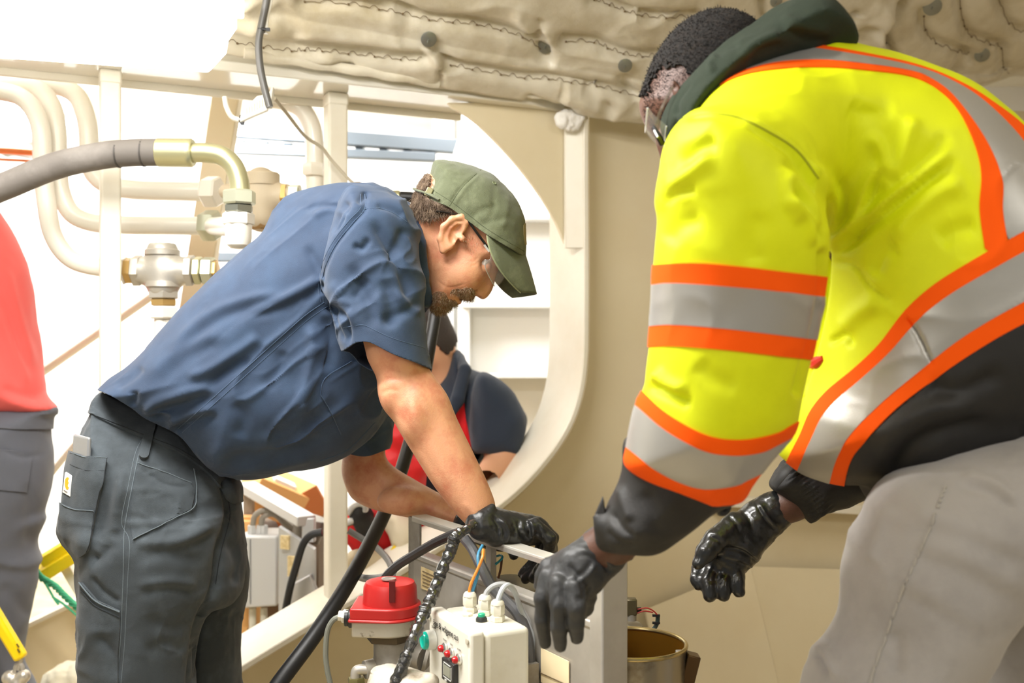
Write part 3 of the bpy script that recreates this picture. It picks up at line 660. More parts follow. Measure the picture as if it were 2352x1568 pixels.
# grey bundles and a dark fitting in the upper left background
s = Soft((-2.2, 3.7, 1.55), (-1.45, 4.1, 2.3), .012)
for x, y, r in ((10, 250, .11), (60, 300, .1), (20, 320, .09), (-60, 280, .12), (100, 240, .08)): s.ell(W(x, y, 3.9), (r, .1, r*.7), .05)
v, q = s.mesh(2); v = rumple(v, q, 25, 12, seed=2, octs=3); tag(cloth('wrapped_duct', v, q, mat('grey_wrap', (176, 176, 174), .6, bump=(60, .3)), None), 'grey wrapped duct behind the bent pipes at the left edge', 'duct')
s = Soft((-1.7, 3.6, 1.5), (-1.25, 4.1, 2.1), .012)
for x, y, r in ((205, 215, .06), (172, 300, .05), (165, 345, .04), (215, 200, .05)): s.ell(W(x, y, 3.9), (r, .07, r), .05)
v, q = s.mesh(2); v = rumple(v, q, 12, 16, seed=5, octs=2); tag(cloth('dark_duct', v, q, mat('dark_wrap', (120, 122, 128), .6), None), 'darker wrapped bundle between the bent pipes and left stanchion', 'duct')
# ================================================================ the machine the two men lean over
STEEL = mat('brushed_steel', (192, 187, 178), .36, .45, bump=(60, .15), var=((168, 162, 152), 5, .4, .7)); STD = mat('dull_steel', (158, 153, 144), .45, .45, bump=(120, .2), var=((134, 127, 116), 12, .45, .65))
def SP(px, py, c=1.124): d = c/((px-CX)/F+.6163); return W(px, py, d)
SX = Vector((.525, -.851, 0)); SN = Vector((.851, .525, 0))
sk = thing('machine_skid', 'stainless steel skid with an open top frame between the two men', 'machine', SP(1180, 1700))
pa, pb = SP(949, 1274), SP(1380, 1442); pb.z = pa.z
MB().prism([Vector((pa.x, pa.y, pa.z)), Vector((pb.x, pb.y, pa.z)), Vector((pb.x, pb.y, .08)), Vector((pa.x, pa.y, .08))], SN*.004).obj('side_plate', STEEL, sk)
MB().beam(pa+SN*.012, pb+SN*.012, .03, .014).obj('plate_lip', STEEL, sk, bevel=.004)
ra, rb = SP(948, 1186), SP(1290, 1292); rb.z = ra.z; 
ra2, rb2 = ra, rb+SX*.02
MB().beam(ra2+SN*.015, rb2+SN*.015, .034, .005).obj('top_rail', mat('bright_rail', (214, 210, 200), .32, .3), sk, bevel=.001); MB().beam(ra2+Vector((0, 0, -.005)), rb2+Vector((0, 0, -.005)), .004, .009).obj('rail_flange', STEEL, sk)
for px, w in ((950, .05), (1120, .014)):
    p = SP(px, 1200); MB().prism([Vector((p.x, p.y, ra.z-.002))-SX*w/2, Vector((p.x, p.y, ra.z-.002))+SX*w/2, Vector((p.x, p.y, .08))+SX*w/2, Vector((p.x, p.y, .08))-SX*w/2], SN*.006+Vector((0, 0, 0))).obj('post', STD, sk, bevel=.001)
    if w < .03: MB().prism([Vector((p.x, p.y, ra.z-.002))+SX*w/2, Vector((p.x, p.y, ra.z-.002))+SX*w/2+SN*.012, Vector((p.x, p.y, .3))+SX*w/2+SN*.012, Vector((p.x, p.y, .3))+SX*w/2], SX*.004).obj('post_web', STD, sk)
p = SP(1374, 1450); MB().box(Vector((p.x, p.y, .50))+SN*.02, (.034, .05, .86), Matrix((SX, SN, UP)).transposed()).obj('corner_post', STEEL, sk, bevel=.003)
for px, py, ty in ((1090, 1330, 0), ):
    q = SP(px, py); MB().box(Vector((q.x, q.y, .45))-SN*.003, (.012, .004, .72), Matrix((SX, SN, UP)).transposed()).obj('seam_strip', STD, sk)
for f in (.1, .9):
    p = pa.lerp(pb, f); MB().box(Vector((p.x, p.y, .04))+SN*.05, (.06, .1, .08), Matrix((SX, SN, UP)).transposed()).obj('foot', STD, sk)
YL = mat('rating_label', (226, 206, 158), .6, var=((204, 180, 128), 60, .45, .6))
def plate(poly, m, name, out=.002):
    return MB().prism([SP(x, y)-SN*out for x, y in poly], -SN*.0012).obj(name, m, sk)
plate([(970, 1300), (1012, 1318), (1010, 1366), (970, 1350)], YL, 'rating_plate'); 
for i in range(5): plate([(975, 1310+i*8), (1005, 1323+i*8), (1005, 1325+i*8), (975, 1312+i*8)], mat('label_print', (120, 104, 78), .7), 'print_line', .0036)
plate([(1246, 1487), (1310, 1518), (1310, 1600), (1246, 1565)], mat('cream_label', (248, 230, 190), .6), 'paper_label'); plate([(1246, 1543), (1310, 1572), (1310, 1574), (1246, 1545)], MATS['label_print'], 'print_line', .0036)
# round glass cover on the machine
q = W(1172, 1362, 2.02); g = MB().lathe(q, (0, -.35, 1), [(0, .052), (.01, .052), (.013, .048)], 28).obj('sight_cover', mat('smoked_cover', (120, 112, 92), .2, .3), sk)
# ---- control box
P1, P2, P3 = W(983, 1398, 1.778), W(1078, 1458, 1.62), W(1196, 1430, 1.69); zt = 1.25-.455
for P in (P1, P2, P3): P.z = zt
ex = (P2-P1); fw = ex.length; ex.normalize(); ey = (P3-P2); fd = ey.length; ey -= ex*ey.dot(ex); ey.normalize()
cb = thing('control_box', 'pale plastic control box with a green button and cable glands', 'control box', P2-UP*.2)
BXM = mat('box_plastic', (228, 224, 208), .38, bump=(200, .05), var=((214, 208, 188), 8, .5, .75)); LID = mat('box_lid', (236, 233, 220), .32)
RB = Matrix((ex, ey, UP)).transposed(); Hb = .21; lidt = .028
c0 = P1+ex*fw/2
MB().box(c0+ey*(lidt+(fd-lidt)/2)-UP*Hb/2, (fw*.985, fd-lidt, Hb), RB).obj('base', BXM, cb, bevel=.009, seg=4)
MB().box(c0+ey*lidt/2-UP*(Hb/2-.001), (fw, lidt-.002, Hb+.004), RB).obj('lid', LID, cb, bevel=.006, seg=3)
for sx_, sz in ((-1, -.012), (1, -.012), (1, -.19)): MB().lathe(c0+ex*(sx_*(fw/2-.008))-ey*.0006+UP*sz, -ey, [(-.001, .005), (.0008, .005), (.001, .004)], 10).obj('lid_screw', mat('cap_grey', (196, 190, 172), .5), cb)
def fp(a, z, out=0): return P1+ex*a+UP*z-ey*out          # point on the lid face
INK = mat('ink', (30, 28, 26), .6); HAZ = mat('print_grey', (150, 146, 136), .7)
text('lettering', 'åge & wågene a.s', .0155, fp(fw*.45, -.016, .0008), ex, UP, INK, cb)
CHR = mat('chrome', (222, 222, 220), .12, .9); TEAL = mat('teal_glow', (0, 190, 168), .2, coat=.5); RED = mat('red_lamp', (186, 20, 28), .2, coat=.4)
b = fp(fw*.15, -.045); o = MB().lathe(b, -ey, [(0, .0165), (.012, .0165), (.014, .0155), (.014, .0145)], 26).obj('start_button', mat('clear_bezel', (226, 226, 216), .15, coat=.4), cb); MB().lathe(b-ey*.012, -ey, [(0, .0146), (.006, .0146), (.0085, .013), (.009, .011), (.008, .0095), (.008, .001)], 26).obj('button_lens', TEAL, o)
text('caption', 'START', .006, fp(fw*.16, -.0245, .0008), ex, UP, HAZ, cb)
for i, a in enumerate((.44, .60, .78)):
    b = fp(fw*a, -.046-.001*i); o = MB().lathe(b, -ey, [(0, .0092), (.003, .0092), (.005, .007), (.0055, .005)], 20).obj('indicator', CHR, cb); MB().lathe(b-ey*.004, -ey, [(0, .006), (.005, .0058), (.008, .004), (.009, .001)], 14).obj('indicator_lens', RED, o)
    text('caption', ('POWER', 'RUN', 'ALARM')[i], .0045, fp(fw*a, -.033, .0008), ex, UP, HAZ, cb)
o = MB().box(fp(fw*.60, -.076, .003), (.050, .010, .036), RB).obj('hour_meter', mat('meter_black', (44, 44, 44), .35), cb, bevel=.002)
MB().box(fp(fw*.60, -.075, .0085), (.028, .0015, .016), RB).obj('meter_screen', mat('lcd', (150, 152, 136), .25), o); 
for a, z, w_, h_ in ((.60, -.0635, .028, .0011), (.60, -.0865, .032, .0011), (.515, -.075, .001, .018), (.70, -.075, .0012, .020), (.57, -.0905, .008, .0026)): MB().box(fp(fw*a, z, .0086), (w_, .001, h_), RB).obj('meter_mark', mat('meter_white', (220, 220, 214), .5), o)
GLD = mat('gland_grey', (226, 222, 206), .42)
def gland(px, py, d, parent, s=1):
    p = W(px, py, d); p.z = zt; m = MB(); m.nut(p, p+UP*.012*s, .0155*s, .4); m.lathe(p+UP*.0115*s, UP, [(0, .0125*s), (.003*s, .0125*s)], 18); m.nut(p+UP*.0145*s, p+UP*.036*s, .0150*s, .2)
    m.lathe(p+UP*.0355*s, UP, [(0, .0145*s), (.005*s, .0135*s), (.009*s, .010*s), (.0085*s, .006*s)], 18); m.obj('cable_gland', GLD, parent); return p+UP*.044*s
g1, g2_, g3 = gland(1079, 1405, 1.755, cb, .78), gland(1114, 1411, 1.738, cb, .76), gland(1143, 1426, 1.70, cb, .78)
p = W(1106, 1427, 1.70); p.z = zt; o = MB().lathe(p, UP, [(0, .0095), (.004, .0095), (.007, .008), (.008, .006)], 20).obj('reset_button', mat('black_collar', (44, 46, 44), .5), cb); MB().lathe(p+UP*.007, UP, [(0, .006), (.005, .006), (.006, .005)], 18).obj('button_cap', mat('teal_cap', (30, 170, 130), .4), o)
p = W(1073, 1413, 1.735); p.z = zt; MB().nut(p, p+UP*.004, .0095).obj('blanking_plug', GLD, cb)
MB().box(c0+ey*(fd+.02)-UP*.1, (.06, .05, .04), RB).obj('bracket', STD, cb)
# ---- cables of the box
WO, WB2 = mat('wire_orange', (224, 138, 52), .4), mat('wire_blue', (70, 140, 178), .4)
def wire(name, pts, r, m, label, cat='cable', seg=9): return tag(MB().tube(pts, r, seg, 7).obj(name, m), label, cat)
g1b = g1-UP*.004
wire('signal_wire', [g1b+Vector((-.002, 0, 0)), W(1082, 1340, 1.755), W(1098, 1305, 1.76), W(1108, 1280, 1.765), W(1110, 1262, 1.78)], .0026, WO, 'orange wire rising from the leftmost gland', 'wire', 7)
wire('signal_wire', [g1b+Vector((.003, .003, 0)), W(1090, 1345, 1.76), W(1099, 1310, 1.765), W(1098, 1275, 1.775), W(1108, 1252, 1.80)], .0026, WB2, 'blue wire rising from the leftmost gland beside the orange one', 'wire', 7)
wire('signal_wire', [W(1136, 1278, 1.92), W(1150, 1275, 1.91), W(1153, 1282, 1.90), W(1138, 1296, 1.89)], .0022, mat('wire_teal', (40, 130, 140), .4), 'short teal wire stub behind the thin post', 'wire', 7)
wire('signal_wire', [W(1153, 1280, 1.95), W(1150, 1305, 1.95), W(1144, 1330, 1.95), W(1142, 1350, 1.95)], .0022, mat('wire_brown', (92, 58, 36), .4), 'brown wire hanging under the gloved fingers', 'wire', 7)
GCB = mat('light_grey_cable', (172, 174, 176), .38)
wire('box_cable', [g2_-UP*.005, W(1119, 1358, 1.74), W(1136, 1344, 1.74), W(1160, 1342, 1.745), W(1180, 1356, 1.75), W(1194, 1390, 1.77), W(1226, 1460, 1.775), W(1236, 1600, 1.775)], .0044, GCB, 'light grey cable looping from the middle gland')
wire('box_cable', [g3-UP*.005, W(1146, 1372, 1.70), W(1156, 1350, 1.705), W(1170, 1344, 1.72), W(1184, 1362, 1.74), W(1196, 1400, 1.765), W(1228, 1480, 1.765), W(1240, 1620, 1.765)], .0044, mat('pale_cable', (196, 202, 208), .34), 'pale cable looping from the rightmost gland')
wire('supply_cable', [W(1066, 1236, 1.86), W(1086, 1262, 1.85), W(1108, 1306, 1.82), W(1132, 1350, 1.81), W(1165, 1382, 1.79), W(1192, 1414, 1.77), W(1210, 1460, 1.755), W(1217, 1520, 1.75), W(1218, 1640, 1.75)], .0095, mat('graphite_cable', (84, 84, 86), .42, bump=(160, .2)), 'thick graphite cable running down beside the control box')
wire('supply_cable', [W(862, 1352, 2.0), W(905, 1305, 1.98), W(950, 1275, 1.96), W(1000, 1246, 1.92), W(1040, 1228, 1.88), W(1058, 1222, 1.86)], .009, mat('black_cable', (48, 46, 46), .4), 'black cable from the red actuator up to the rail')
# taped cable: radius pulses, wet black tape
P = catmull(pp([(1092, 1200, 1.82), (1066, 1218, 1.80), (1046, 1232, 1.79), (1036, 1262, 1.785), (1018, 1300, 1.775), (1003, 1340, 1.765), (988, 1378, 1.75), (972, 1412, 1.73), (952, 1462, 1.70), (928, 1522, 1.68), (908, 1570, 1.67), (890, 1620, 1.665)], 1.7), 14)
rs = np.random.RandomState(9); rad = .0082+.0016*np.abs(np.sin(np.arange(len(P))*.42))+rs.rand(len(P))*.0012
rad[:20] *= .75
m = MB(); m.tube([Vector(p) for p in P], list(rad), 12, smooth=False); o = m.obj('taped_cable', mat('wet_tape', (40, 40, 38), .16, bump=(110, 1.0, 5), spec=.9, coat=.5), None, sharp=60)
tag(o, 'cable wrapped in shiny black tape hanging in front of the red actuator', 'cable')
v = np.empty(len(o.data.vertices)*3, np.float32); o.data.vertices.foreach_get('co', v); v = v.reshape(-1, 3); v += np.stack([vnoise(v*130), vnoise(v*130+50), vnoise(v*130+90)], 1)*.0022; o.data.vertices.foreach_set('co', v.ravel()); o.data.update()
for i in (30, 62, 84, 96):
    p, q = Vector(P[i]), Vector(P[i+1]); MB().lathe(p, q-p, [(0, .009), (.001, .0112), (.005, .0112), (.006, .009)], 12).obj('cable_tie', BRUB, o)
# ---- red actuator on its column
t = thing('valve_actuator', 'red-topped valve actuator on a steel column beside the control box', 'actuator', W(900, 1700, 1.86)); da = 1.86
RP = mat('red_plastic', (178, 34, 32), .38, bump=(140, .06)); CA = mat('cast_aluminium', (190, 184, 170), .42, .6, bump=(160, .35), var=((130, 122, 106), 55, .56, .66))
c = W(896, 1392, da)
MB().lathe(W(896, 1384, da)+Vector((0, 0, 0)), UP, [(0, .049), (.030, .047), (.038, .043), (.040, .036), (.0405, .002)], 40).obj('cap', RP, t)
def dshape(y, grow=0, n=24):     # plan: round at the right, square box to the left
    cc = W(896, y, da); r = .052+grow; L = [cc+Vector((math.cos(a)*r, math.sin(a)*r, 0)) for a in np.linspace(-math.pi*.5, math.pi*.5, n)]
    return L+[cc+Vector((-.062-grow, r*.86, 0)), cc+Vector((-.062-grow, -r*.86, 0))]
for y0, h_, g, m, nm in ((1408, .020, .003, RP, 'cover'), (1414, .006, .006, RP, 'cover_lip'), (1448, .040, 0, CA, 'housing')):
    L = dshape(y0, g); MB().prism(L, UP*h_).obj(nm, m, t, bevel=.003)
MB().lathe(W(893, 1330, da-.004)+UP*.0, UP, [(0, .013), (.002, .013), (.003, .011)], 22).obj('top_disc', mat('disc_grey', (190, 180, 172), .3, .6), t)
MB().box(W(901, 1358, da-.047), (.010, .008, .036)).obj('slot', mat('dark_red', (90, 12, 14), .4), t)
MB().nut(W(897, 1467, da), W(897, 1447, da), .046, .1).obj('column_nut', mat('bronze_dark', (92, 80, 62), .45, .7), t); c_ = W(902, 1466, da)
MB().lathe(c_, -UP, [(0, .034), (.03, .034), (.032, .035), (.2, .036), (c_.z-.01, .036)], 28).obj('column', STD, t)
MB().lathe(W(808, 1419, da-.02), (-1, 0, 0), [(-.008, .017), (0, .017), (.004, .017), (.006, .014), (.012, .014)], 14).obj('port_nut', BRUB, t); MB().lathe(W(806, 1416, da-.02), (-1, 0, .1), [(0, .012), (.014, .012), (.016, .009), (.022, .009)], 6).obj('cable_gland', GLD, t)
MB().tube(pp([(785, 1414), (765, 1424), (752, 1450), (748, 1500), (752, 1540), (760, 1580), (762, 1640)], da-.02), .0048, 10, 6).obj('cable', mat('green_grey_cable', (120, 122, 112), .45), t)
MB().cyl(W(940, 1500, da), W(976, 1512, da-.02), .022).obj('side_pipe', STD, t); MB().cyl(W(974, 1512, da-.02), W(982, 1514, da-.02), .024).obj('pipe_collar', STD, t)
MB().cyl(W(862, 1532, da-.01), W(838, 1538, da-.02), .016).obj('branch', STEEL, t); MB().tube(pp([(845, 1537), (826, 1537), (818, 1542), (816, 1560)], da-.02), .009, 12, 5).obj('branch_elbow', STEEL, t); MB().nut(W(818, 1555, da-.02), W(820, 1600, da-.02), .016).obj('branch_nut', mat('olive_brass', (130, 122, 78), .4, .7), t)
# cast motor parts at the bottom edge
t = thing('pump_casting', 'pale cast pump housing at the bottom edge below the taped cable', 'pump', W(920, 1600, 1.7)); CW = mat('pale_cast', (214, 206, 190), .4, .2, bump=(90, .3), var=((160, 146, 124), 20, .55, .7))
s = Soft((-.28, 1.58, .5), (-.02, 1.82, .78), .004); s.lo = s.lo
s.chain([W(884, 1556, 1.72), W(884, 1640, 1.72)], [.022, .024], .01); s.chain([W(890, 1592, 1.70), W(940, 1572, 1.69), W(985, 1565, 1.68)], [.018, .016, .016], .015); s.ell(W(962, 1578, 1.66), (.014, .012, .014), .01); s.chain([W(920, 1620, 1.7), W(920, 1740, 1.7)], [.06, .06], .02)
v, q = s.mesh(2); v = rumple(v, q, 2, 60, seed=3); cloth('casting', v, q, CW, t); MB().lathe(W(884, 1540, 1.72), UP, [(-.012, .0235), (0, .0235), (.004, .020), (.0045, .002)], 22).obj('casting_cap', CW, t)
p = W(920, 1700, 1.7); MB().cyl(p, Vector((p.x, p.y, .002)), .05).obj('stand', STD, t)
# ---- thick black hose across the opening
tag(MB().tube(pp([(560, 1690, 2.02), (640, 1570, 2.06), (720, 1462, 2.12), (800, 1338, 2.22), (868, 1210, 2.36), (915, 1100, 2.46), (950, 980, 2.55), (972, 880, 2.6), (990, 780, 2.64), (1000, 715, 2.66), (1006, 640, 2.68), (1008, 560, 2.7)], 2.3), [.0165]*6+[.0155]*6, 16, 8).obj('black_hose', BRUB), 'thick black hose rising diagonally behind the bare forearms', 'hose')
tag(MB().tube(pp([(806, 1312, 2.35), (830, 1326, 2.3), (860, 1328, 2.15), (900, 1322, 2.0)], 2.2), .008, 10, 6).obj('loop_cable', GRC), 'grey cable looping round the black hose above the actuator', 'cable')
tag(MB().tube(pp([(800, 1218, 2.6), (830, 1236, 2.6), (865, 1258, 2.58), (890, 1284, 2.5), (904, 1312, 2.35)], 2.5), .008, 10, 6).obj('loop_cable', GRC), 'grey cable curving down to the actuator from the stanchion', 'cable')
# ---- bucket with worn brass inside
t = thing('steel_bucket', 'round steel bucket with oily golden inside at the bottom edge', 'bucket', W(1448, 1700, 1.75)); db = 1.75
bc = W(1448, 1477, db); GOLD = mat('oily_brass', (176, 128, 44), .25, .85, var=((110, 76, 24), 14, .5, .7), bump=(80, .1))
MB().lathe(bc, -UP, [(0, .094), (.26, .092)], 48).obj('x', STEEL, t) if False else None
R = [[bc+Vector((math.cos(a)*r, math.sin(a)*r, z)) for a in np.linspace(0, 2*math.pi, 49)[:-1]] for r, z in ((.0925, 0), (.091, -.12), (.090, -.26))]
MB().rings(R, cap=False).obj('outer_wall', mat('worn_steel', (172, 164, 146), .3, .85, bump=(40, .2), var=((128, 116, 96), 14, .5, .68)), t)
R = [[bc+Vector((math.cos(a)*r, math.sin(a)*r, z)) for a in np.linspace(0, 2*math.pi, 49)[:-1]] for r, z in ((.0905, 0), (.089, -.12), (.088, -.2), (.001, -.2))]
MB().rings(R, cap=False).obj('inner_wall', GOLD, t)
MB().tube([bc+Vector((math.cos(a)*.0925, math.sin(a)*.0925, 0)) for a in np.linspace(0, 2*math.pi, 60)], .0036, 10, smooth=False).obj('rim', mat('gold_rim', (186, 168, 120), .22, .9), t)
pr = W(1566, 1500, db-.02); MB().box(pr+Vector((.012, 0, -.028)), (.022, .03, .056), Matrix.Rotation(.25, 3, 'Y')).obj('ear', mat('dark_bracket', (96, 74, 48), .35, .8), t, bevel=.002); MB().box(pr+Vector((-.004, 0, -.03)), (.012, .012, .07)).obj('ear_plate', STD, t, bevel=.002)
MB().tube([bc+Vector((.0, -.0, -.26)), Vector((bc.x, bc.y, .004))], .085, 24).obj('pedestal', STD, t)
for a in (-.2, .1): 
    th = math.pi*.5+a; MB().lathe(bc+Vector((math.cos(th)*.0885, math.sin(th)*.0885, -.05+.1*a)), (math.cos(th), math.sin(th), 0), [(-.001, .004), (.002, .004)], 10).obj('hole', mat('hole_black', (30, 18, 10), .5), t)
# ---- motor head behind the bucket
t = thing('motor_head', 'dull round motor head with a solenoid behind the bucket', 'motor', W(1430, 1700, 2.0)); dm = 2.0
MB().lathe(W(1415, 1434, dm), UP, [(-.2, .055), (-.01, .056), (0, .050), (.004, .03)], 32).obj('dome', STD, t); p = W(1415, 1500, dm); MB().cyl(Vector((p.x, p.y, .002)), p, .055).obj('motor_body', STD, t)
MB().lathe(W(1403, 1434, dm-.02), UP, [(0, .019), (.022, .019), (.024, .017), (.034, .017), (.036, .010), (.046, .012), (.056, .013), (.066, .010), (.075, .008)], 16).obj('valve_stem', mat('bronze_stem', (132, 104, 72), .4, .7), t)
p = W(1450, 1424, dm-.02); MB().lathe(p, UP, [(0, .010), (.012, .010)], 18).obj('solenoid_base', STD, t); MB().box(p+UP*.026, (.020, .02, .032)).obj('solenoid', mat('solenoid_brown', (96, 88, 66), .35, .5), t, bevel=.003); MB().box(p+UP*.02+Vector((.014, 0, 0)), (.010, .008, .008)).obj('connector', BRUB, t)
RW = mat('wire_red', (160, 36, 34), .4)
for L in ([(1422, 1398), (1430, 1391), (1440, 1392)], [(1424, 1398), (1436, 1397), (1442, 1412)], [(1464, 1399), (1485, 1396), (1500, 1402), (1512, 1414)], [(1462, 1408), (1480, 1403), (1500, 1406)]): MB().tube(pp(L, dm-.025), .0014, 6, 6).obj('wire', RW, t)
MB().tube(pp([(1511, 1412), (1510, 1428), (1506, 1438), (1500, 1446)], dm-.02), .0042, 8, 4).obj('sleeve', mat('sleeve_teal', (52, 70, 68), .4), t)
for y in (1413, 1430): MB().box(W(1507, y, dm-.024), (.014, .006, .004)).obj('cable_tie', BRUB, t)
# ================================================================ worker in the blue shirt
SKIN = mat('skin_light', (214, 156, 120), .5, bump=(420, .22, 3), var=((190, 112, 84), 22, .45, .75), sss=.12)
BLUE = mat('navy_twill', (37, 56, 82), .8, bump=(900, .3, 2), var=((45, 67, 95), 14, .4, .7), sheen=.12, wave=(420, .12))
SEAM = mat('navy_seam', (52, 74, 102), .8, bump=(700, .4), sheen=.2)
GREY = mat('charcoal_canvas', (52, 59, 64), .88, bump=(800, .35, 2), var=((72, 80, 86), 13, .45, .72), sheen=.12)
GSEAM = mat('charcoal_seam', (92, 102, 108), .85, bump=(600, .4))
GLOVE = mat('black_nitrile', (34, 35, 36), .36, bump=(130, .35, 5), spec=.5)
man = thing('person', 'man in blue work shirt, charcoal trousers and olive cap bending over the machine', 'person', W(350, 784, 2.15)-Vector((0, 0, 1.25)))
D1 = 2.10
# ---- head
DH = 2.08
s = Soft((-.26, 1.93, 1.25), (.06, 2.23, 1.62), .002)
s.infl([(948, 500), (958, 445), (985, 402), (1030, 387), (1090, 402), (1140, 432), (1172, 480), (1184, 530), (1178, 568), (1158, 592), (1135, 606), (1100, 600), (1060, 580), (1010, 560), (965, 545)], DH, .077, .07, .02)
s.infl([(1010, 560), (1080, 520), (1150, 570), (1158, 590), (1141, 610), (1126, 640), (1106, 664), (1092, 676), (1086, 688), (1073, 691), (1063, 688), (1059, 697), (1045, 702), (1036, 706), (1028, 716), (1008, 721), (993, 714), (986, 696), (982, 640), (985, 600)], DH, .062, .05, .025)
s.infl([(1146, 604), (1139, 636), (1131, 664), (1121, 680), (1111, 687), (1101, 684), (1092, 673), (1098, 652), (1112, 626), (1128, 606)], DH, .017, .012, .008)
for sg in (-1, 1):
    s.ell(W(1100, 671, DH+sg*.012), (.0105, .007, .009), .006)
    s.ell(W(1098, 681, DH+sg*.0105), (.0065, .0045, .005), .003, sub=True)
    s.ell(W(1121, 611, DH+sg*.047), (.016, .018, .013), .012, sub=True)
    s.ell(W(1114, 612, DH+sg*.034), (.013, .013, .013), .003)
    s.chain([W(1148, 594, DH+sg*.02), W(1142, 584, DH+sg*.045), W(1126, 576, DH+sg*.06)], [.007, .008, .006], .008)
    s.ell(W(1068, 628, DH+sg*.043), (.03, .017, .028), .02)
    s.chain([W(1061, 687, DH+sg*.001), W(1052, 683, DH+sg*.02), W(1038, 676, DH+sg*.034)], [.0035, .003, .002], .004, sub=True)
    s.chain([W(1092, 664, DH+sg*.02), W(1075, 662, DH+sg*.035), W(1052, 664, DH+sg*.048)], [.002, .0022, .0015], .006, sub=True)
    yo = DH+sg*.079
    s.infl([(1014, 570), (1012, 545), (1022, 517), (1042, 503), (1062, 500), (1071, 512), (1066, 532), (1050, 552), (1040, 570), (1024, 577)], yo, .006, .005, .006)
    s.chain([W(1018, 575, yo), W(1011, 548, yo+sg*.003), W(1019, 520, yo+sg*.006), W(1038, 503, yo+sg*.008), W(1060, 497, yo+sg*.007), W(1072, 509, yo+sg*.004), W(1066, 527, yo)], [.007, .0056, .0056, .0056, .0056, .005, .004], .003)
    s.ell(W(1049, 528, yo+sg*.007), (.0115, .009, .013), .004, sub=True)
    s.ell(W(1040, 545, yo+sg*.007), (.008, .009, .013), .003, sub=True)
    s.ell(W(1062, 548, yo-sg*.002), (.006, .008, .007), .004)
    s.chain([W(1034, 525, yo+sg*.004), W(1046, 513, yo+sg*.006), W(1060, 512, yo+sg*.005)], .0028, .003)
s.chain([W(1010, 560, DH), W(960, 560, 2.10), W(900, 570, 2.12)], [.056, .06, .066], .03)
s.chain([W(1015, 600, DH), W(985, 640, 2.09), W(930, 640, 2.11)], [.045, .04, .04], .02)
for a, b in (((985, 560), (965, 640)), ((1000, 575), (990, 640))): s.chain([W(a[0], a[1], 2.02), W(b[0], b[1], 2.03)], .0015, .004, sub=True)
Vh, Qh = s.mesh(1)
Vh = folds(Vh, Qh, [([(1000, 640), (1030, 660), (1075, 650)], .8, 3), ([(975, 550), (985, 600), (985, 650)], 1, 5), ([(995, 560), (1003, 590), (1000, 620)], .9, 4), ([(1100, 590), (1088, 600), (1080, 596)], .7, 3), ([(1102, 598), (1090, 608), (1080, 610)], .7, 3)])
# ---- arms and the core under the shirt
s = Soft((-.62, 1.72, .8), (.06, 2.5, 1.56), .0035)
arm = [(838, 740), (852, 800), (868, 868), (876, 905), (890, 940), (915, 985), (955, 1050), (1000, 1120), (1050, 1182), (1092, 1222), (1112, 1226), (1138, 1172), (1124, 1118), (1090, 1045), (1050, 962), (1028, 908), (1000, 868), (978, 830), (962, 770), (920, 700), (870, 690)]
s.infl(arm, 1.90, .05, .048, .01, sy=-.06)
s.ell(W(902, 900, 1.885), (.018, .026, .03), .03); s.ell(W(955, 950, 1.87), (.026, .03, .045), .02)
s.chain([W(870, 560, 1.98), W(890, 700, 1.94), W(905, 800, 1.9)], [.06, .056, .05], .02)
far = [(800, 985), (790, 1035), (785, 1080), (795, 1118), (812, 1146), (850, 1166), (905, 1181), (960, 1191), (1010, 1203), (1062, 1214), (1085, 1190), (1050, 1155), (1000, 1128), (950, 1100), (905, 1072), (885, 1045), (890, 1000), (900, 960), (850, 940)]
s.infl(far, 2.26, .046, .043, .01, sx=-.35)
s.ell(W(920, 1150, 2.2), (.05, .03, .03), .02)
s.chain([W(870, 560, 2.26), W(850, 800, 2.3), W(845, 980, 2.29)], [.06, .056, .05], .02)
s.chain([W(900, 570, 2.12), W(760, 620, 2.12), W(520, 840, 2.12)], [.07, .1, .12], .03, asp=1.25)
Va, Qa = s.mesh(2)
Va = folds(Va, Qa, [([(862, 888), (890, 870), (930, 872)], 2, 6), ([(872, 905), (895, 895), (920, 900)], 1.6, 4), ([(950, 900), (1000, 990), (1060, 1100)], 1.6, 9), ([(930, 905), (990, 1020), (1050, 1130)], -1.5, 10), ([(985, 880), (1020, 960), (1080, 1080)], -1.2, 9), ([(905, 925), (960, 1020), (1010, 1100)], 1, 8), ([(1060, 1150), (1090, 1180), (1105, 1205)], -1.5, 7)])
body = link('body', np_mesh('body', np.concatenate([Vh, Va]), np.concatenate([Qh, Qa+len(Vh)])), SKIN, man)
# eye
for sg in (-1, 1):
    c = W(1112, 610, DH+sg*.036); e = MB(); e.lathe(c-Vector((.008, 0, -.01)), Vector((.75, sg*.35, -.55)), [(0, .001), (.004, .008), (.010, .0105), (.016, .008), (.0185, .003)], 14)
    e.obj('eyeball', mat('eye_white', (214, 200, 190), .2), body)
    MB().lathe(c+Vector((.0035, sg*.0035, -.0005)), Vector((.75, sg*.35, -.55)), [(0, .0005), (.002, .0045), (.003, .0045), (.0036, .001)], 12).obj('iris', mat('eye_dark', (40, 34, 30), .2), body)
# lids and brows read as thin dark lines
LASH = mat('brow_hair', (92, 74, 58), .9)
rs = np.random.RandomState(5); R = []; 
for i in range(260):
    t = rs.rand(); R.append(W(1150-26*t+rs.randn()*1.5, 592-14*t+rs.randn()*1.5, DH-.012-.044*t))
R = np.array([tuple(p) for p in R]); strands('eyebrow', R, np.tile(np.array([-.2, -.6, .5]), (len(R), 1)), .007, .0004, LASH, body, .4)
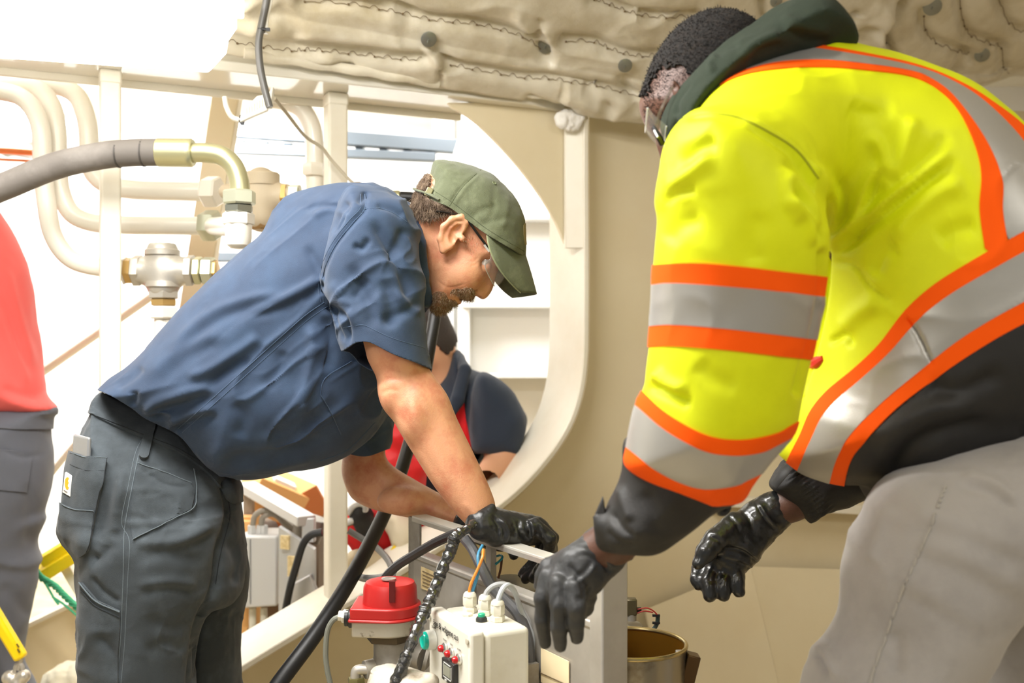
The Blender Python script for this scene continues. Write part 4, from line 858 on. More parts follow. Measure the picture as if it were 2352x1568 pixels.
# ---- hair and beard
HAIR = mat('hair_brown', (98, 78, 60), .6, bump=(300, .8, 4), var=((150, 128, 104), 60, .45, .7))
hpoly = [(920, 500), (930, 450), (955, 424), (975, 406), (988, 404), (990, 420), (978, 438), (985, 455), (1020, 470), (1040, 484), (1030, 492), (1006, 497), (978, 504), (950, 495)]
Vb, Qb = Vh, Qh
hair = patch('hair', Vh, Qh, inside(Vh, hpoly)+vnoise(Vh*300)*3, HAIR, man, .0045, .001, front=False)
def scatter(V, Q, poly, n, seed, near=True):
    N = normals(V, Q); g = inside(V, poly); k = np.where((g > 0) & ((facing(V, N) > .02) if near else True))[0]
    rs = np.random.RandomState(seed); k = k[rs.randint(0, len(k), n)]; return V[k]+rs.randn(n, 3)*.0012, N[k]
r, n = scatter(Vb, Qb, hpoly, 3800, 2)
strands('hair_strand', r+n*.004, n*.35+np.array([.35, -.1, -.75]), .013, .0004, HAIR, hair, .22)['kind'] = 'stuff'
BRD = mat('beard_hair', (138, 108, 80), .75); BRD2 = mat('beard_grey', (204, 184, 158), .75)
chin = [(984, 690), (987, 706), (997, 722), (1016, 724), (1032, 714), (1040, 706), (1052, 702), (1046, 690), (1030, 686), (1022, 672), (1005, 670), (993, 676)]
mous = [(1089, 667), (1090, 680), (1080, 694), (1066, 693), (1058, 684), (1046, 676), (1034, 674), (1040, 664), (1060, 662), (1078, 660)]
Nh = normals(Vh, Qh)
bb = patch('beard', Vh, Qh, np.maximum(inside(Vh, chin), inside(Vh, mous))+vnoise(Vh*260)*2, mat('beard_base', (182, 136, 106), .8, bump=(500, .9), var=((146, 110, 84), 120, .4, .6)), man, .0008, .001, front=False, N=Nh)
for poly, nn, sd, mm in ((chin, 1100, 3, BRD), (chin, 900, 4, BRD2), (mous, 500, 5, BRD), (mous, 450, 6, BRD2)):
    r, n = scatter(Vh, Qh, poly, nn, sd); strands('beard_strand', r, n*.6+np.array([.05, 0, -.6]), 0.0065, .00026, mm, bb, .45, sd)['kind'] = 'stuff'
r, n = scatter(Vh, Qh, [(1062, 545), (1085, 540), (1097, 560), (1085, 580), (1070, 566)], 90, 8); strands('sideburn', r, n*.2+np.array([.2, 0, -.7]), .006, .0002, BRD2, hair, .3)
# ---- cap
OLIVE = mat('olive_cotton', (92, 98, 72), .88, bump=(700, .5, 3), var=((120, 126, 98), 22, .5, .75), sheen=.2)
s = Soft((-.2, 1.93, 1.36), (.09, 2.24, 1.64), .0025)
s.infl([(966, 470), (972, 440), (986, 415), (997, 376), (1024, 371), (1060, 375), (1104, 389), (1136, 405), (1169, 437), (1190, 467), (1202, 495), (1207, 520), (1208, 556), (1206, 592), (1200, 650), (1150, 680), (1060, 640), (990, 570), (962, 520)], DH, .091, .07, .01)
Vc, Qc = s.mesh(2)
Vc = rumple(Vc, Qc, 2.2, 26, seed=9, octs=3)
Vc = folds(Vc, Qc, [([(1104, 392), (1060, 430), (1030, 472)], 1.6, 3), ([(1110, 394), (1068, 434), (1040, 478)], -1, 4), ([(1075, 505), (1110, 480), (1150, 470)], 2.5, 9), ([(1100, 520), (1140, 505), (1180, 500)], 2.5, 9), ([(1130, 420), (1135, 470), (1120, 510)], 1.8, 8), ([(1160, 440), (1165, 490), (1150, 530)], -2, 8), ([(1000, 390), (1040, 400), (1090, 400)], 1.2, 6)])
Vc2, Tc2 = cut(Vc, Qc, (lambda p: np.where(True, polyline_dist(p, catmull([(900, 436), (969, 453), (1028, 474), (1071, 504), (1121, 540), (1204, 588), (1280, 632)], 6))[0]*-polyline_dist(p, catmull([(900, 436), (969, 453), (1028, 474), (1071, 504), (1121, 540), (1204, 588), (1280, 632)], 6))[1], 0))(proj(Vc)))
cap = thing('cap', None, None, W(1080, 520, DH)); del_ = cap
cap.parent = man; cap.matrix_parent_inverse = Matrix.Translation(-man.location)
crown = cloth('crown', Vc2, Tc2, OLIVE, None, .0025); crown.parent = cap; crown.matrix_parent_inverse = Matrix.Translation(-cap.location)
def sub(o): o.parent = cap; o.matrix_parent_inverse = Matrix.Translation(-cap.location); return o
# brim from a 3 x 3 control net
cn = [[W(1119, 536, 1.995), W(1206, 586, DH), W(1125, 556, 2.165)], [W(1140, 606, 1.998), W(1219, 630, DH), W(1128, 628, 2.158)], [W(1196, 672, 2.035), W(1231, 676, DH), W(1176, 684, 2.125)]]
def lag(c, t): return c[0]*((1-t)*(1-2*t))+c[1]*(4*t*(1-t))+c[2]*(t*(2*t-1))
nu, nv_ = 25, 17; gv = [lag([lag(cn[i], u) for i in range(3)], v) for v in np.linspace(0, 1, nv_) for u in np.linspace(0, 1, nu)]
gf = [(i*nu+j, i*nu+j+1, (i+1)*nu+j+1, (i+1)*nu+j) for i in range(nv_-1) for j in range(nu-1)]
m = MB(); m.add(gv, gf); o = sub(m.obj('brim', OLIVE)); md = o.modifiers.new('s', 'SOLIDIFY'); md.thickness = .0035; md.offset = 0
edge = MB().tube([gv[j] for j in range(nu)][:1]+[gv[i*nu] for i in range(1, nv_)], .0019, 6, 2); sub(edge.obj('brim_piping', mat('olive_light', (140, 146, 112), .8)))
# strap, buckle, eyelet, badge, seams
Nc = normals(Vc, Qc); drC = Drape(Vc2, Tc2)
for L in ([(1104, 390), (1062, 430), (1032, 473)], [(1000, 440), (1035, 462), (1075, 492), (1122, 528), (1204, 577)], [(985, 420), (1002, 462)]):
    drC.line('seam', L, .0007, mat('olive_seam', (74, 80, 58), .9), cap)
sub(MB().tube([W(1012, 460, 2.0), W(985, 446, 2.012), W(966, 440, 2.036), W(958, 436, 2.08), W(966, 440, 2.125), W(1012, 460, 2.16)], .010, 10, 5, asp=.3).obj('strap', OLIVE))
bk = W(985, 441, 2.008); sub(MB().box(bk, (.013, .003, .018), Matrix.Rotation(.45, 3, 'Y')).obj('buckle', mat('antique_brass', (142, 138, 102), .4, .5), bevel=.002))
k = np.argmin(np.hypot(*(proj(Vc)-np.array([1135, 420])).T)+(facing(Vc, Nc) < .2)*99); p = Vector(Vc[k]); n = Vector(Nc[k])
sub(MB().lathe(p-n*.001, n, [(0, .0044), (.0018, .0044), (.0022, .0036), (.0016, .0022), (.0008, .0016)], 14).obj('eyelet', mat('olive_eyelet', (110, 118, 88), .7)))
sub(patch('badge', Vc, Qc, inside(Vc, [(1202, 517), (1206, 512), (1212, 520), (1212, 562), (1205, 562), (1202, 536)], False), mat('badge_tan', (150, 136, 98), .7), None, .0012, .001, N=Nc, front=False, ymin=2.04, ymax=2.12))
# ---- safety glasses
gl = thing('safety_glasses', None, None, W(1120, 600, DH)); gl.parent = man; gl.matrix_parent_inverse = Matrix.Translation(-man.location)
def gsub(o): o.parent = gl; o.matrix_parent_inverse = Matrix.Translation(-gl.location); return o
BLKP = mat('black_plastic', (24, 23, 22), .3)
for sg in (-1, 1):
    gsub(MB().tube([W(1003, 485, DH+sg*.083), W(1030, 489, DH+sg*.084), W(1055, 494, DH+sg*.085), W(1073, 505, DH+sg*.085), W(1100, 541, DH+sg*.084), W(1130, 581, DH+sg*.08)], [.0036, .0036, .003, .0042, .005, .0045], 8, 4, asp=.55).obj('temple', BLKP))
    gsub(MB().tube([W(1112, 562, DH+sg*.088), W(1124, 578, DH+sg*.0865)], .0022, 6).obj('temple_emblem', mat('chrome_mark', (220, 220, 220), .25, .6)))
GLS = mat('clear_lens', (250, 250, 248), .04, spec=1, alpha=.11)
gv = []; nu, nv_ = 22, 8
for j in range(nv_):
    v = j/(nv_-1)
    for i in range(nu):
        a = (i/(nu-1)*2-1); ca = 1-abs(a)**2.4
        vv = v*(.45+.55*max(ca, 0)**.5); px_, py_ = 1128+34*ca-vv*31*(1-.15*ca), 584+46*ca+vv*27; dd = DH+a*.083*(1-.10*(1-abs(a)))
        gv.append(W(px_+5*math.sin(v*3.1), py_+5*math.sin(v*3.1), dd))
gf = [(i*nu+j, i*nu+j+1, (i+1)*nu+j+1, (i+1)*nu+j) for i in range(nv_-1) for j in range(nu-1)]
lo_ = MB().add(gv, gf).obj('lens', GLS); md = lo_.modifiers.new('s', 'SOLIDIFY'); md.thickness = .0018; gsub(lo_)
gsub(MB().tube([gv[(nv_-1)*nu+j] for j in range(nu)], .0011, 6, 2).obj('lens_rim', mat('clear_rim', (235, 236, 236), .12, spec=1, alpha=.5)))
# ---- shirt
s = Soft((-.86, 1.80, .92), (-.05, 2.48, 1.6), .0032)
torso = [(243, 900), (262, 868), (300, 842), (345, 800), (402, 735), (480, 648), (560, 577), (640, 516), (700, 472), (762, 441), (828, 431), (880, 446), (925, 474), (955, 530), (972, 610), (978, 690), (955, 760), (915, 850), (893, 930), (865, 975), (822, 1020), (790, 1046), (735, 1068), (680, 1078), (610, 1096), (555, 1102), (505, 1088), (455, 1040), (405, 1000), (330, 975), (265, 940)]
s.infl(torso, D1+.03, .19, .17, .02)
s.chain([W(700, 520, 2.10), W(850, 510, 2.02), W(860, 560, 1.98)], [.07, .07, .075], .04)
sl = [(800, 440), (855, 436), (905, 460), (945, 512), (964, 600), (976, 700), (984, 790), (992, 880), (900, 880), (800, 850), (782, 800), (768, 735), (748, 680), (742, 600), (762, 520)]
fs = [(880, 560), (930, 650), (925, 800), (905, 930), (897, 1000), (885, 1060), (850, 1062), (795, 1050), (790, 1000), (830, 900), (840, 700)]
s.infl(fs, 2.27, .08, .07, .02)
Vs, Qs = s.mesh(2)
s = Soft((-.42, 1.78, 1.14), (-.05, 2.10, 1.58), .0032)
s.chain([W(840, 500, 2.04), W(862, 540, 1.98)], [.06, .07], .03); s.infl(sl, 1.93, .088, .075, .04, sy=-.10)
Vl, Ql = s.mesh(2); nsh = len(Vs); Vs = np.concatenate([Vs, Vl]); Qs = np.concatenate([Qs, Ql+nsh])
Vs = rumple(Vs, Qs, 3.0, 7, (1, 1, 1), 1, 3)
# anisotropic wrinkles run along the leaning back
ax = np.array([.78, 0, .62]); u = Vs@ax; w = Vs@np.array([-.62, 0, .78])
P = np.stack([u*5, Vs[:, 1]*9, w*17], 1); Ns = normals(Vs, Qs); amp = vnoise(P)+.5*vnoise(P*2.1+9); Vs = Vs+Ns*(amp*.0032)[:, None]
FS = [([(385, 810), (470, 730), (560, 690), (660, 670)], 6, 13, 'f'), ([(560, 720), (640, 690), (720, 650), (745, 640)], 7, 11, 'f'), ([(330, 880), (420, 800), (520, 760)], 5, 16, 'f'), ([(260, 890), (300, 868), (330, 840)], 5, 10), ([(300, 935), (308, 915), (305, 895)], 8, 9), ([(330, 955), (360, 925), (420, 905), (500, 880)], 12, 15, 'f'), ([(380, 975), (440, 950), (500, 935)], 9, 12, 'f'), ([(420, 870), (480, 850), (560, 800), (600, 770)], 8, 14, 'f'), ([(470, 900), (520, 850), (580, 820)], 6, 10),
      ([(650, 800), (640, 850), (600, 900)], 7, 14), ([(705, 735), (720, 800), (700, 900), (690, 960)], -9, 16), ([(745, 720), (760, 790), (745, 860)], 10, 14), ([(540, 920), (560, 960), (545, 1010)], 7, 16), ([(600, 1000), (680, 990), (760, 950)], 7, 22), ([(500, 1060), (580, 1050), (680, 1030), (760, 1000)], 8, 18), ([(560, 1080), (640, 1070), (730, 1050)], -5, 10), ([(690, 480), (740, 470), (790, 480)], 6, 9), ([(715, 500), (760, 480), (805, 500)], -4, 8), ([(760, 540), (790, 490), (800, 460)], 7, 8), ([(700, 560), (730, 620), (735, 670)], 6, 12), ([(820, 470), (835, 450), (850, 445)], 5, 6),
      ([(930, 520), (915, 560), (890, 600)], 8, 12), ([(850, 500), (890, 560), (930, 640), (945, 700)], 11, 14), ([(810, 560), (830, 570), (850, 545)], 8, 7), ([(800, 600), (840, 680), (860, 760)], 7, 16), ([(760, 640), (790, 700), (810, 760)], -6, 16), ([(880, 640), (900, 700), (890, 760)], 8, 16), ([(870, 740), (920, 720), (970, 690)], 8, 12), ([(860, 470), (900, 480), (930, 500)], 5, 8), ([(900, 660), (940, 700), (970, 720)], -5, 10), ([(760, 690), (770, 740), (790, 790)], 5, 7), ([(810, 690), (826, 660), (850, 640)], 6, 9)]
RW_ = np.array([[.78, 0, -.62], [0, 1, 0], [.62, 0, .78]])
Vs = crinkle(Vs, Qs, 7.5, 9, (.55, 1.2, 1.9), RW_, 3); Vs = crinkle(Vs, Qs, 3.2, 22, (.6, 1.1, 1.6), RW_, 8)
Vs = folds(Vs, Qs, FS)
# armhole seam pressed in, sleeve hem and belt line trimmed
ah = [(838, 446), (838, 480), (812, 510), (772, 560), (748, 610), (738, 660), (744, 694)]
Vs = folds(Vs, Qs, [(ah, 4.5, 5, 'u'), ([(736, 700), (790, 730), (800, 800)], 10, 8)])
Vs = relax(Vs, Qs, .45)
px_ = proj(Vs)
hemN = polyline_dist(px_, catmull([(700, 812), (760, 812), (786, 806), (815, 788), (848, 786), (900, 812), (945, 828), (985, 842), (1060, 860)], 5)); hemF = polyline_dist(px_, catmull([(640, 800), (786, 806), (830, 842), (870, 862), (985, 850), (1060, 860)], 5))
_, dsl = infl_at(Vs, sl, 1.93, .088, .075, 0, -.10)
t_ = np.clip(dsl/.12+.5, 0, 1); t_ = t_*t_*(3-2*t_)
issl = np.arange(len(Vs)) >= nsh
gsl = np.where(issl, -(hemN[0]*hemN[1]*(1-t_)+hemF[0]*hemF[1]*t_), 5)
hemR = polyline_dist(px_, catmull([(700, 1020), (790, 1040), (840, 1048), (890, 1032), (960, 1010)], 5))
gfr = np.where(~issl & (Vs[:, 1] > 2.17) & (px_[:, 0] > 775) & (px_[:, 1] > 960), -(hemR[0]*hemR[1]), 5)
belt = [(180, 880), (243, 903), (300, 936), (335, 962), (410, 1000), (455, 1052), (500, 1098), (540, 1150), (600, 1200)]
gb = polyline_dist(px_, catmull(belt, 5)); gbelt = -(gb[0]*gb[1])
gbelt = np.where((px_[:, 0] < 560) & ~issl, gbelt, 5)
Ns = normals(Vs, Qs)
QA, QB = Qs[(Qs < nsh).all(1)], Qs[(Qs >= nsh).all(1)]-nsh
V1_, T1_ = cut(Vs[:nsh], QA, gfr[:nsh], gbelt[:nsh]); V2_, T2_ = cut(Vs[nsh:], QB, gsl[nsh:])
shirt = cloth('shirt', V1_, T1_, BLUE, man, .0015); cloth('shirt_sleeve', V2_, T2_, BLUE, shirt, .0022)
Vs2, Ts2 = np.concatenate([V1_, V2_]), np.concatenate([T1_, T2_+len(V1_)])
drS = Drape(Vs2, Ts2)
def seam(L, w=1.3, up=.0, **k): return drS.line('seam', L, .00055*w+.0002, SEAM, shirt, up)
seam(ah, 1.6); seam([(828, 446), (828, 478), (803, 505), (764, 556), (741, 606), (731, 660), (737, 694)], 1.2)
seam([(745, 694), (700, 725), (640, 778), (580, 832), (520, 886), (460, 940), (407, 985)], 1.6); seam([(753, 703), (708, 734), (648, 787), (588, 841), (528, 895), (468, 949), (418, 994)], 1.2)
seam([(838, 480), (870, 478), (905, 490), (935, 510)], 1.3); seam([(838, 446), (840, 462), (842, 480)], 1.3)
seam([(789, 752), (830, 746), (845, 750), (900, 776), (975, 798)], 1.0)
ppoly = [(745, 868), (808, 828), (875, 850), (890, 895), (866, 965), (782, 997), (758, 940), (736, 905)]
pk = patch('chest_pocket', Vs, Qs, np.where((Vs[:, 1] < 2.08) & ~issl, inside(Vs, ppoly, False), -5), BLUE, shirt, .0028, .001, N=Ns)
seam([(736, 906), (745, 868), (806, 829)], 1.1, .003); seam([(736, 906), (758, 942), (782, 996)], 1.1, .003)
seam([(865, 965), (822, 1012), (790, 1038), (735, 1058)], 1.6)
# collar
s = Soft((-.25, 1.94, 1.28), (-.06, 2.24, 1.56), .003)
s.chain([W(928, 478, 2.12), W(946, 505, 2.045), W(958, 560, 2.012), W(966, 630, 2.012), (W(976, 690, 2.04))], [.014, .016, .017, .016, .012], .01, asp=.8, axis=(0, 1, 0))
s.chain([W(928, 478, 2.12), W(946, 505, 2.16), W(958, 560, 2.18), W(966, 630, 2.17), (W(976, 690, 2.1))], [.014, .016, .017, .016, .012], .01)
s.chain([W(976, 668, 2.03), W(980, 690, 2.05), W(974, 712, 2.075)], [.01, .012, .006], .01)
v, q = s.mesh(2); cloth('collar', v, q, BLUE, man)
MB().lathe(W(969, 688, 2.018), (.3, -1, -.1), [(0, .0056), (.002, .0056), (.003, .0045), (.0022, .003), (.0022, .0005)], 14).obj('button', mat('button_navy', (52, 62, 74), .35), shirt)
# ---- trousers
s = Soft((-.98, 1.84, .04), (-.5, 2.5, 1.22), .004)
hips = [(243, 900), (300, 935), (345, 958), (420, 985), (480, 1040), (545, 1110), (550, 1160), (553, 1230), (560, 1300), (540, 1380), (450, 1400), (330, 1400), (215, 1400), (190, 1330), (190, 1275), (165, 1240), (152, 1205), (156, 1150), (170, 1075), (192, 1010), (215, 955)]
s.infl(hips, 2.14, .175, .16, .02)
legn = [(200, 1180), (300, 1150), (420, 1150), (510, 1180), (510, 1260), (492, 1340), (470, 1410), (448, 1480), (440, 1568), (432, 1700), (205, 1700), (192, 1568), (190, 1450), (190, 1330), (192, 1270)]
s.infl(legn, 2.06, .12, .1, .012)
s.infl([(420, 1150), (530, 1150), (552, 1230), (571, 1312), (562, 1400), (553, 1455), (552, 1568), (548, 1700), (400, 1700), (400, 1400)], 2.27, .11, .09, .01)
a, b = W(316, 1640, 2.06), W(478, 1660, 2.27)
s.chain([a, Vector((a.x, 2.07, .34)), Vector((a.x+.0, 2.08, .1))], [.104, .1, .092], .02); s.chain([b, Vector((b.x, 2.27, .34)), Vector((b.x, 2.27, .1))], [.098, .096, .09], .02)
Vt, Qt = s.mesh(2); Vt = rumple(Vt, Qt, 4, 8, seed=21, octs=3); Vt = crinkle(Vt, Qt, 4, 11, (1, 1, 1.7), None, 5); Vt = crinkle(Vt, Qt, 1.8, 26, (1, 1, 1.5), None, 2); Vt = rumple(Vt, Qt, 1.4, 30, (1, 1, .6), 11)
FT = [([(512, 1105), (528, 1180), (505, 1262), (492, 1350), (455, 1440), (438, 1568)], 13, 9, 'u'), ([(300, 1250), (420, 1240), (500, 1200)], 6, 12, 'f'), ([(300, 1290), (380, 1275), (480, 1290)], 5, 14), ([(310, 1345), (390, 1335), (460, 1345)], 5, 12, 'f'), ([(262, 1060), (240, 1160), (215, 1260), (200, 1300)], 7, 16), ([(285, 1060), (270, 1160), (262, 1240)], -6, 12), ([(200, 1290), (230, 1280), (260, 1240)], 9, 14), ([(205, 1320), (240, 1360), (280, 1385)], 5, 7), ([(330, 1420), (400, 1440), (440, 1420)], 5, 16), ([(220, 1450), (260, 1500), (270, 1568)], 6, 14), ([(330, 1500), (380, 1480), (430, 1500)], 5, 16), ([(520, 1230), (548, 1290), (540, 1350)], 8, 14), ([(500, 1400), (530, 1420), (552, 1400)], 7, 12), ([(310, 1070), (380, 1110), (440, 1120)], 4, 9), ([(440, 1120), (455, 1170), (420, 1220)], 5, 9)]
Vt = folds(Vt, Qt, FT); Nt = normals(Vt, Qt)
trousers = cloth('trousers', Vt, Qt, GREY, man)
drT = Drape(Vt, Qt)
def tseam(L, w=1.5, up=.0, mm=GSEAM, nm='seam'): return drT.line(nm, L, .0005*w+.0002, mm, trousers, up)
DKS = mat('charcoal_dark_seam', (38, 43, 47), .9)
# waistband, belt loop, pockets, side seam
wb = patch('waistband', Vt, Qt, np.minimum(near_line(Vt, [(200, 905), (232, 935), (300, 968), (360, 992), (430, 1022), (500, 1075), (540, 1130)], 26), inside(Vt, [(150, 850), (600, 850), (600, 1250), (300, 1020), (150, 960)], False)), GREY, trousers, .0045, .001, N=Nt)
tseam([(214, 957), (260, 975), (330, 1003), (400, 1030), (460, 1065)], 1.2, .0055, DKS)
lp = patch('belt_loop', Vt, Qt, near_line(Vt, [(345, 985), (330, 1045)], 11), GREY, trousers, .0085, .001, N=Nt)
tseam([(340, 1000), (320, 1040), (303, 1120), (288, 1200), (284, 1250), (283, 1320), (280, 1400), (276, 1480), (268, 1568)], 1.6); tseam([(331, 1000), (311, 1040), (294, 1120), (279, 1200), (297, 1240), (294, 1320), (290, 1400), (286, 1480), (278, 1568)], 1.1)
for poly, nm, up in (([(162, 1035), (200, 1048), (246, 1055), (240, 1090), (222, 1180), (206, 1262), (192, 1278), (165, 1245), (148, 1215), (152, 1150)], 'back_pocket', .0095), ([(150, 1155), (180, 1168), (222, 1170), (206, 1262), (192, 1278), (163, 1245), (147, 1215)], 'pocket_patch', .0115), ([(318, 1065), (380, 1088), (438, 1112), (446, 1130), (438, 1168), (306, 1240), (300, 1200), (306, 1120)], 'front_pocket', .0035), ([(188, 1335), (225, 1378), (277, 1402), (272, 1568), (268, 1640), (180, 1640), (186, 1450)], 'tool_pocket', .0045)):
    o = patch(nm, Vt, Qt, inside(Vt, poly, False), GREY, trousers, up, .001, N=Nt)
tseam([(316, 1064), (380, 1087), (438, 1111)], 1.6, .0044); tseam([(444, 1080), (450, 1130), (440, 1168), (390, 1196), (306, 1241)], 1.8, .0046); tseam([(160, 1036), (200, 1049), (246, 1056)], 1.5, .0098); tseam([(246, 1056), (236, 1110), (220, 1190), (206, 1262)], 1.4, .0098, DKS); tseam([(188, 1336), (225, 1379), (277, 1403)], 2.4, .006); tseam([(190, 1352), (226, 1392), (277, 1416)], 1.0, .0055, DKS)
tseam([(172, 1068), (205, 1080), (240, 1084)], .8, .0096, DKS); tseam([(150, 1156), (180, 1169), (222, 1171)], 1.3, .012); tseam([(513, 1108), (528, 1180), (508, 1262), (495, 1340)], 1.2, .001, DKS)
# label with its emblem
lab = patch('pocket_label', Vt, Qt, inside(Vt, [(163, 1084), (176, 1093), (172, 1140), (157, 1131)], False), mat('label_white', (240, 236, 228), .8), trousers, .0112, .001, N=Nt, front=False, ymax=2.2)
em = [(172, 1098), (167, 1097), (163, 1104), (162, 1116), (165, 1124), (169, 1125), (171, 1120), (168, 1117), (169, 1112), (171, 1110), (168, 1106), (170, 1102)]
patch('label_emblem', Vt, Qt, inside(Vt, em, False), mat('label_orange', (236, 164, 34), .7), trousers, .0118, .001, N=Nt, front=False, ymax=2.2)
k = np.argmin(np.hypot(*(proj(Vt)-np.array([164, 1130])).T)+(facing(Vt, Nt) < 0.0)*50); n = Vector(Nt[k]); tx = Vector((n.y, -n.x, 0)).normalized()*-1
if tx.x < 0: tx = -tx
text('label_lettering', 'carhartt', .0042, Vector(Vt[k])+n*.0122, tx+Vector((0, 0, -.3)), n.cross(tx), mat('label_ink', (70, 60, 50), .8), trousers)
# phone in the back pocket: a thing of its own
ph = thing('mobile_phone', 'grey mobile phone sticking out of the charcoal trousers back pocket', 'phone', W(193, 1060, 2.0))
kk = np.argmin(np.hypot(*(proj(Vt)-np.array([190, 1050])).T)+(facing(Vt, Nt) < 0.05)*60); n = Vector(Nt[kk]); n.z = 0; n.normalize(); wd_ = UP.cross(n); upv = (UP+n*.05+wd_*.06).normalized()
Rp = Matrix((n, wd_, n.cross(wd_)*1.0)).transposed(); c = Vector(Vt[kk])+n*.002; c.z = W(0, 1000, c.y).z-.066
MB().box(c, (.008, .062, .132), Rp@Matrix.Rotation(-.06, 3, 'X')).obj('casing', mat('phone_silver', (170, 172, 174), .22, .5), ph, bevel=.0038, seg=3)
# boots
for cx, cy in ((a.x+.04, 2.08), (b.x+.04, 2.27)):
    s = Soft((cx-.2, cy-.1, -.01), (cx+.25, cy+.1, .2), .006); s.chain([(cx-.07, cy, .055), (cx+.04, cy, .05), (cx+.13, cy, .04)], [.05, .048, .042], .03); s.chain([(cx-.05, cy, .06), (cx-.05, cy, .16)], .05, .03)
    v, q = s.mesh(2); v[:, 2] = np.maximum(v[:, 2], 0.001); cloth('boot', v, q, mat('boot_leather', (60, 46, 36), .5, bump=(120, .3)), man)
# ---- gloves
def hand(parent, name, palm, fingers, thumb, h=.0028, k=.006, cuff=None, rump=1.2, m=GLOVE, folds_=None, seed=1):
    pts = [p for c in [palm[0]]+[f[0] for f in fingers]+([thumb[0]] if thumb else [])+([cuff[0]] if cuff else []) for p in c]
    A = np.array([tuple(p) for p in pts]); s = Soft(A.min(0)-.06, A.max(0)+.06, h)
    s.chain(palm[0], palm[1], .012, asp=palm[2], axis=palm[3])
    for pp, rr in fingers: s.chain(pp, rr, k, kk=.004)
    if thumb: s.chain(thumb[0], thumb[1], .01, kk=.004)
    if cuff: s.chain(cuff[0], cuff[1], .006, kk=.001)
    v, q = s.mesh(2); v = rumple(v, q, rump, 60, seed=seed, octs=3)
    if folds_: v = folds(v, q, folds_)
    return cloth(name, v, q, m, parent), v, q
hn = lambda a, b, c: W(a, b, c)
hand(man, 'glove', ([hn(1108, 1200, 1.86), hn(1140, 1210, 1.87), hn(1185, 1216, 1.885), hn(1228, 1218, 1.90)], [.031, .032, .031, .026], 1.15, (.1, 1, .2)),
     [([hn(1228, 1206, 1.862), hn(1262, 1236, 1.865), hn(1262, 1272, 1.90), hn(1236, 1310, 1.93)], [.014, .0125, .0115, .0095]),
      ([hn(1234, 1204, 1.888), hn(1268, 1236, 1.895), hn(1262, 1280, 1.925), hn(1226, 1328, 1.945)], [.014, .0125, .0118, .0098]),
      ([hn(1230, 1206, 1.915), hn(1262, 1236, 1.925), hn(1250, 1285, 1.95), hn(1206, 1330, 1.96)], [.0135, .012, .0112, .0095]),
      ([hn(1222, 1212, 1.94), hn(1248, 1240, 1.95), hn(1232, 1284, 1.97), hn(1200, 1318, 1.975)], [.012, .0105, .010, .0085])],
     ([hn(1150, 1228, 1.90), hn(1180, 1252, 1.93), hn(1206, 1268, 1.95)], [.018, .014, .0105]),
     cuff=([hn(1102, 1230, 1.845), hn(1112, 1200, 1.84), hn(1130, 1164, 1.855)], [.008, .009, .0075]), rump=1.6,
     folds_=[([(1130, 1180), (1145, 1210), (1140, 1250)], 4, 5), ([(1150, 1190), (1168, 1220), (1160, 1250)], 4, 5, 'f'), ([(1190, 1190), (1195, 1220), (1215, 1245)], 5, 5), ([(1215, 1190), (1225, 1215), (1222, 1240)], 4, 5, 'f'), ([(1175, 1200), (1185, 1215), (1180, 1235)], 3, 4), ([(1235, 1200), (1245, 1230), (1250, 1260)], 3, 4)], seed=3)
hand(man, 'glove', ([hn(1075, 1203, 2.10), hn(1100, 1212, 2.08), hn(1130, 1225, 2.06), hn(1150, 1236, 2.05)], [.03, .03, .03, .026], 1.0, (0, 1, 0)),
     [([hn(1150, 1232+i*4, 2.03+i*.018), hn(1175, 1252+i*3, 2.02+i*.018), hn(1180, 1275, 2.01+i*.018)], [.0125, .011, .009]) for i in range(4)],
     ([hn(1110, 1225, 2.03), hn(1135, 1248, 2.01), hn(1152, 1256, 2.0)], [.016, .013, .010]), seed=8)
# ================================================================ worker in the hi-vis jacket
HV = mat('hivis_yellow', (222, 232, 14), .6, bump=(500, .12, 3), var=((212, 222, 6), 9, .45, .75), spec=.3)
ORG = mat('hivis_orange', (255, 92, 6), .75, bump=(600, .2), spec=.15)
SIL = mat('reflective_silver', (168, 166, 160), .34, .35, bump=(900, .15))
BLKF = mat('black_shell', (28, 27, 26), .62, bump=(300, .15), var=((36, 35, 33), 8, .45, .7))
GRN = mat('green_fleece', (30, 41, 27), .95, bump=(500, .5))
KHA = mat('grey_canvas', (170, 166, 162), .85, bump=(700, .3), var=((152, 148, 144), 7, .45, .7), sheen=.2)
SK2 = mat('skin_dark', (92, 58, 42), .5, bump=(420, .2, 3), var=((74, 46, 33), 20, .45, .7), sss=.05)
man2 = thing('person', 'man in yellow and orange hi-vis jacket and grey trousers leaning in from the right', 'person', Vector((.62, 1.42, 0)))
DT = 1.52
s = Soft((.1, 1.10, .92), (1.02, 1.80, 1.72), .004)
tor = [(1540, 335), (1585, 250), (1640, 205), (1720, 155), (1800, 110), (1842, 92), (1900, 104), (1985, 125), (2100, 162), (2200, 208), (2290, 275), (2352, 332), (2450, 420), (2560, 560), (2620, 720), (2600, 900), (2480, 1010), (2352, 1062), (2220, 1090), (2100, 1122), (2020, 1172), (2000, 1150), (1975, 1112), (1935, 1108), (1880, 1098), (1832, 1078), (1786, 1032), (1790, 940), (1830, 850), (1840, 700), (1800, 500), (1650, 420)]
s.infl(tor, DT, .215, .19, .02)
s.chain([W(1800, 300, 1.50), W(1760, 340, 1.36), W(1720, 400, 1.29)], [.1, .1, .09], .06)
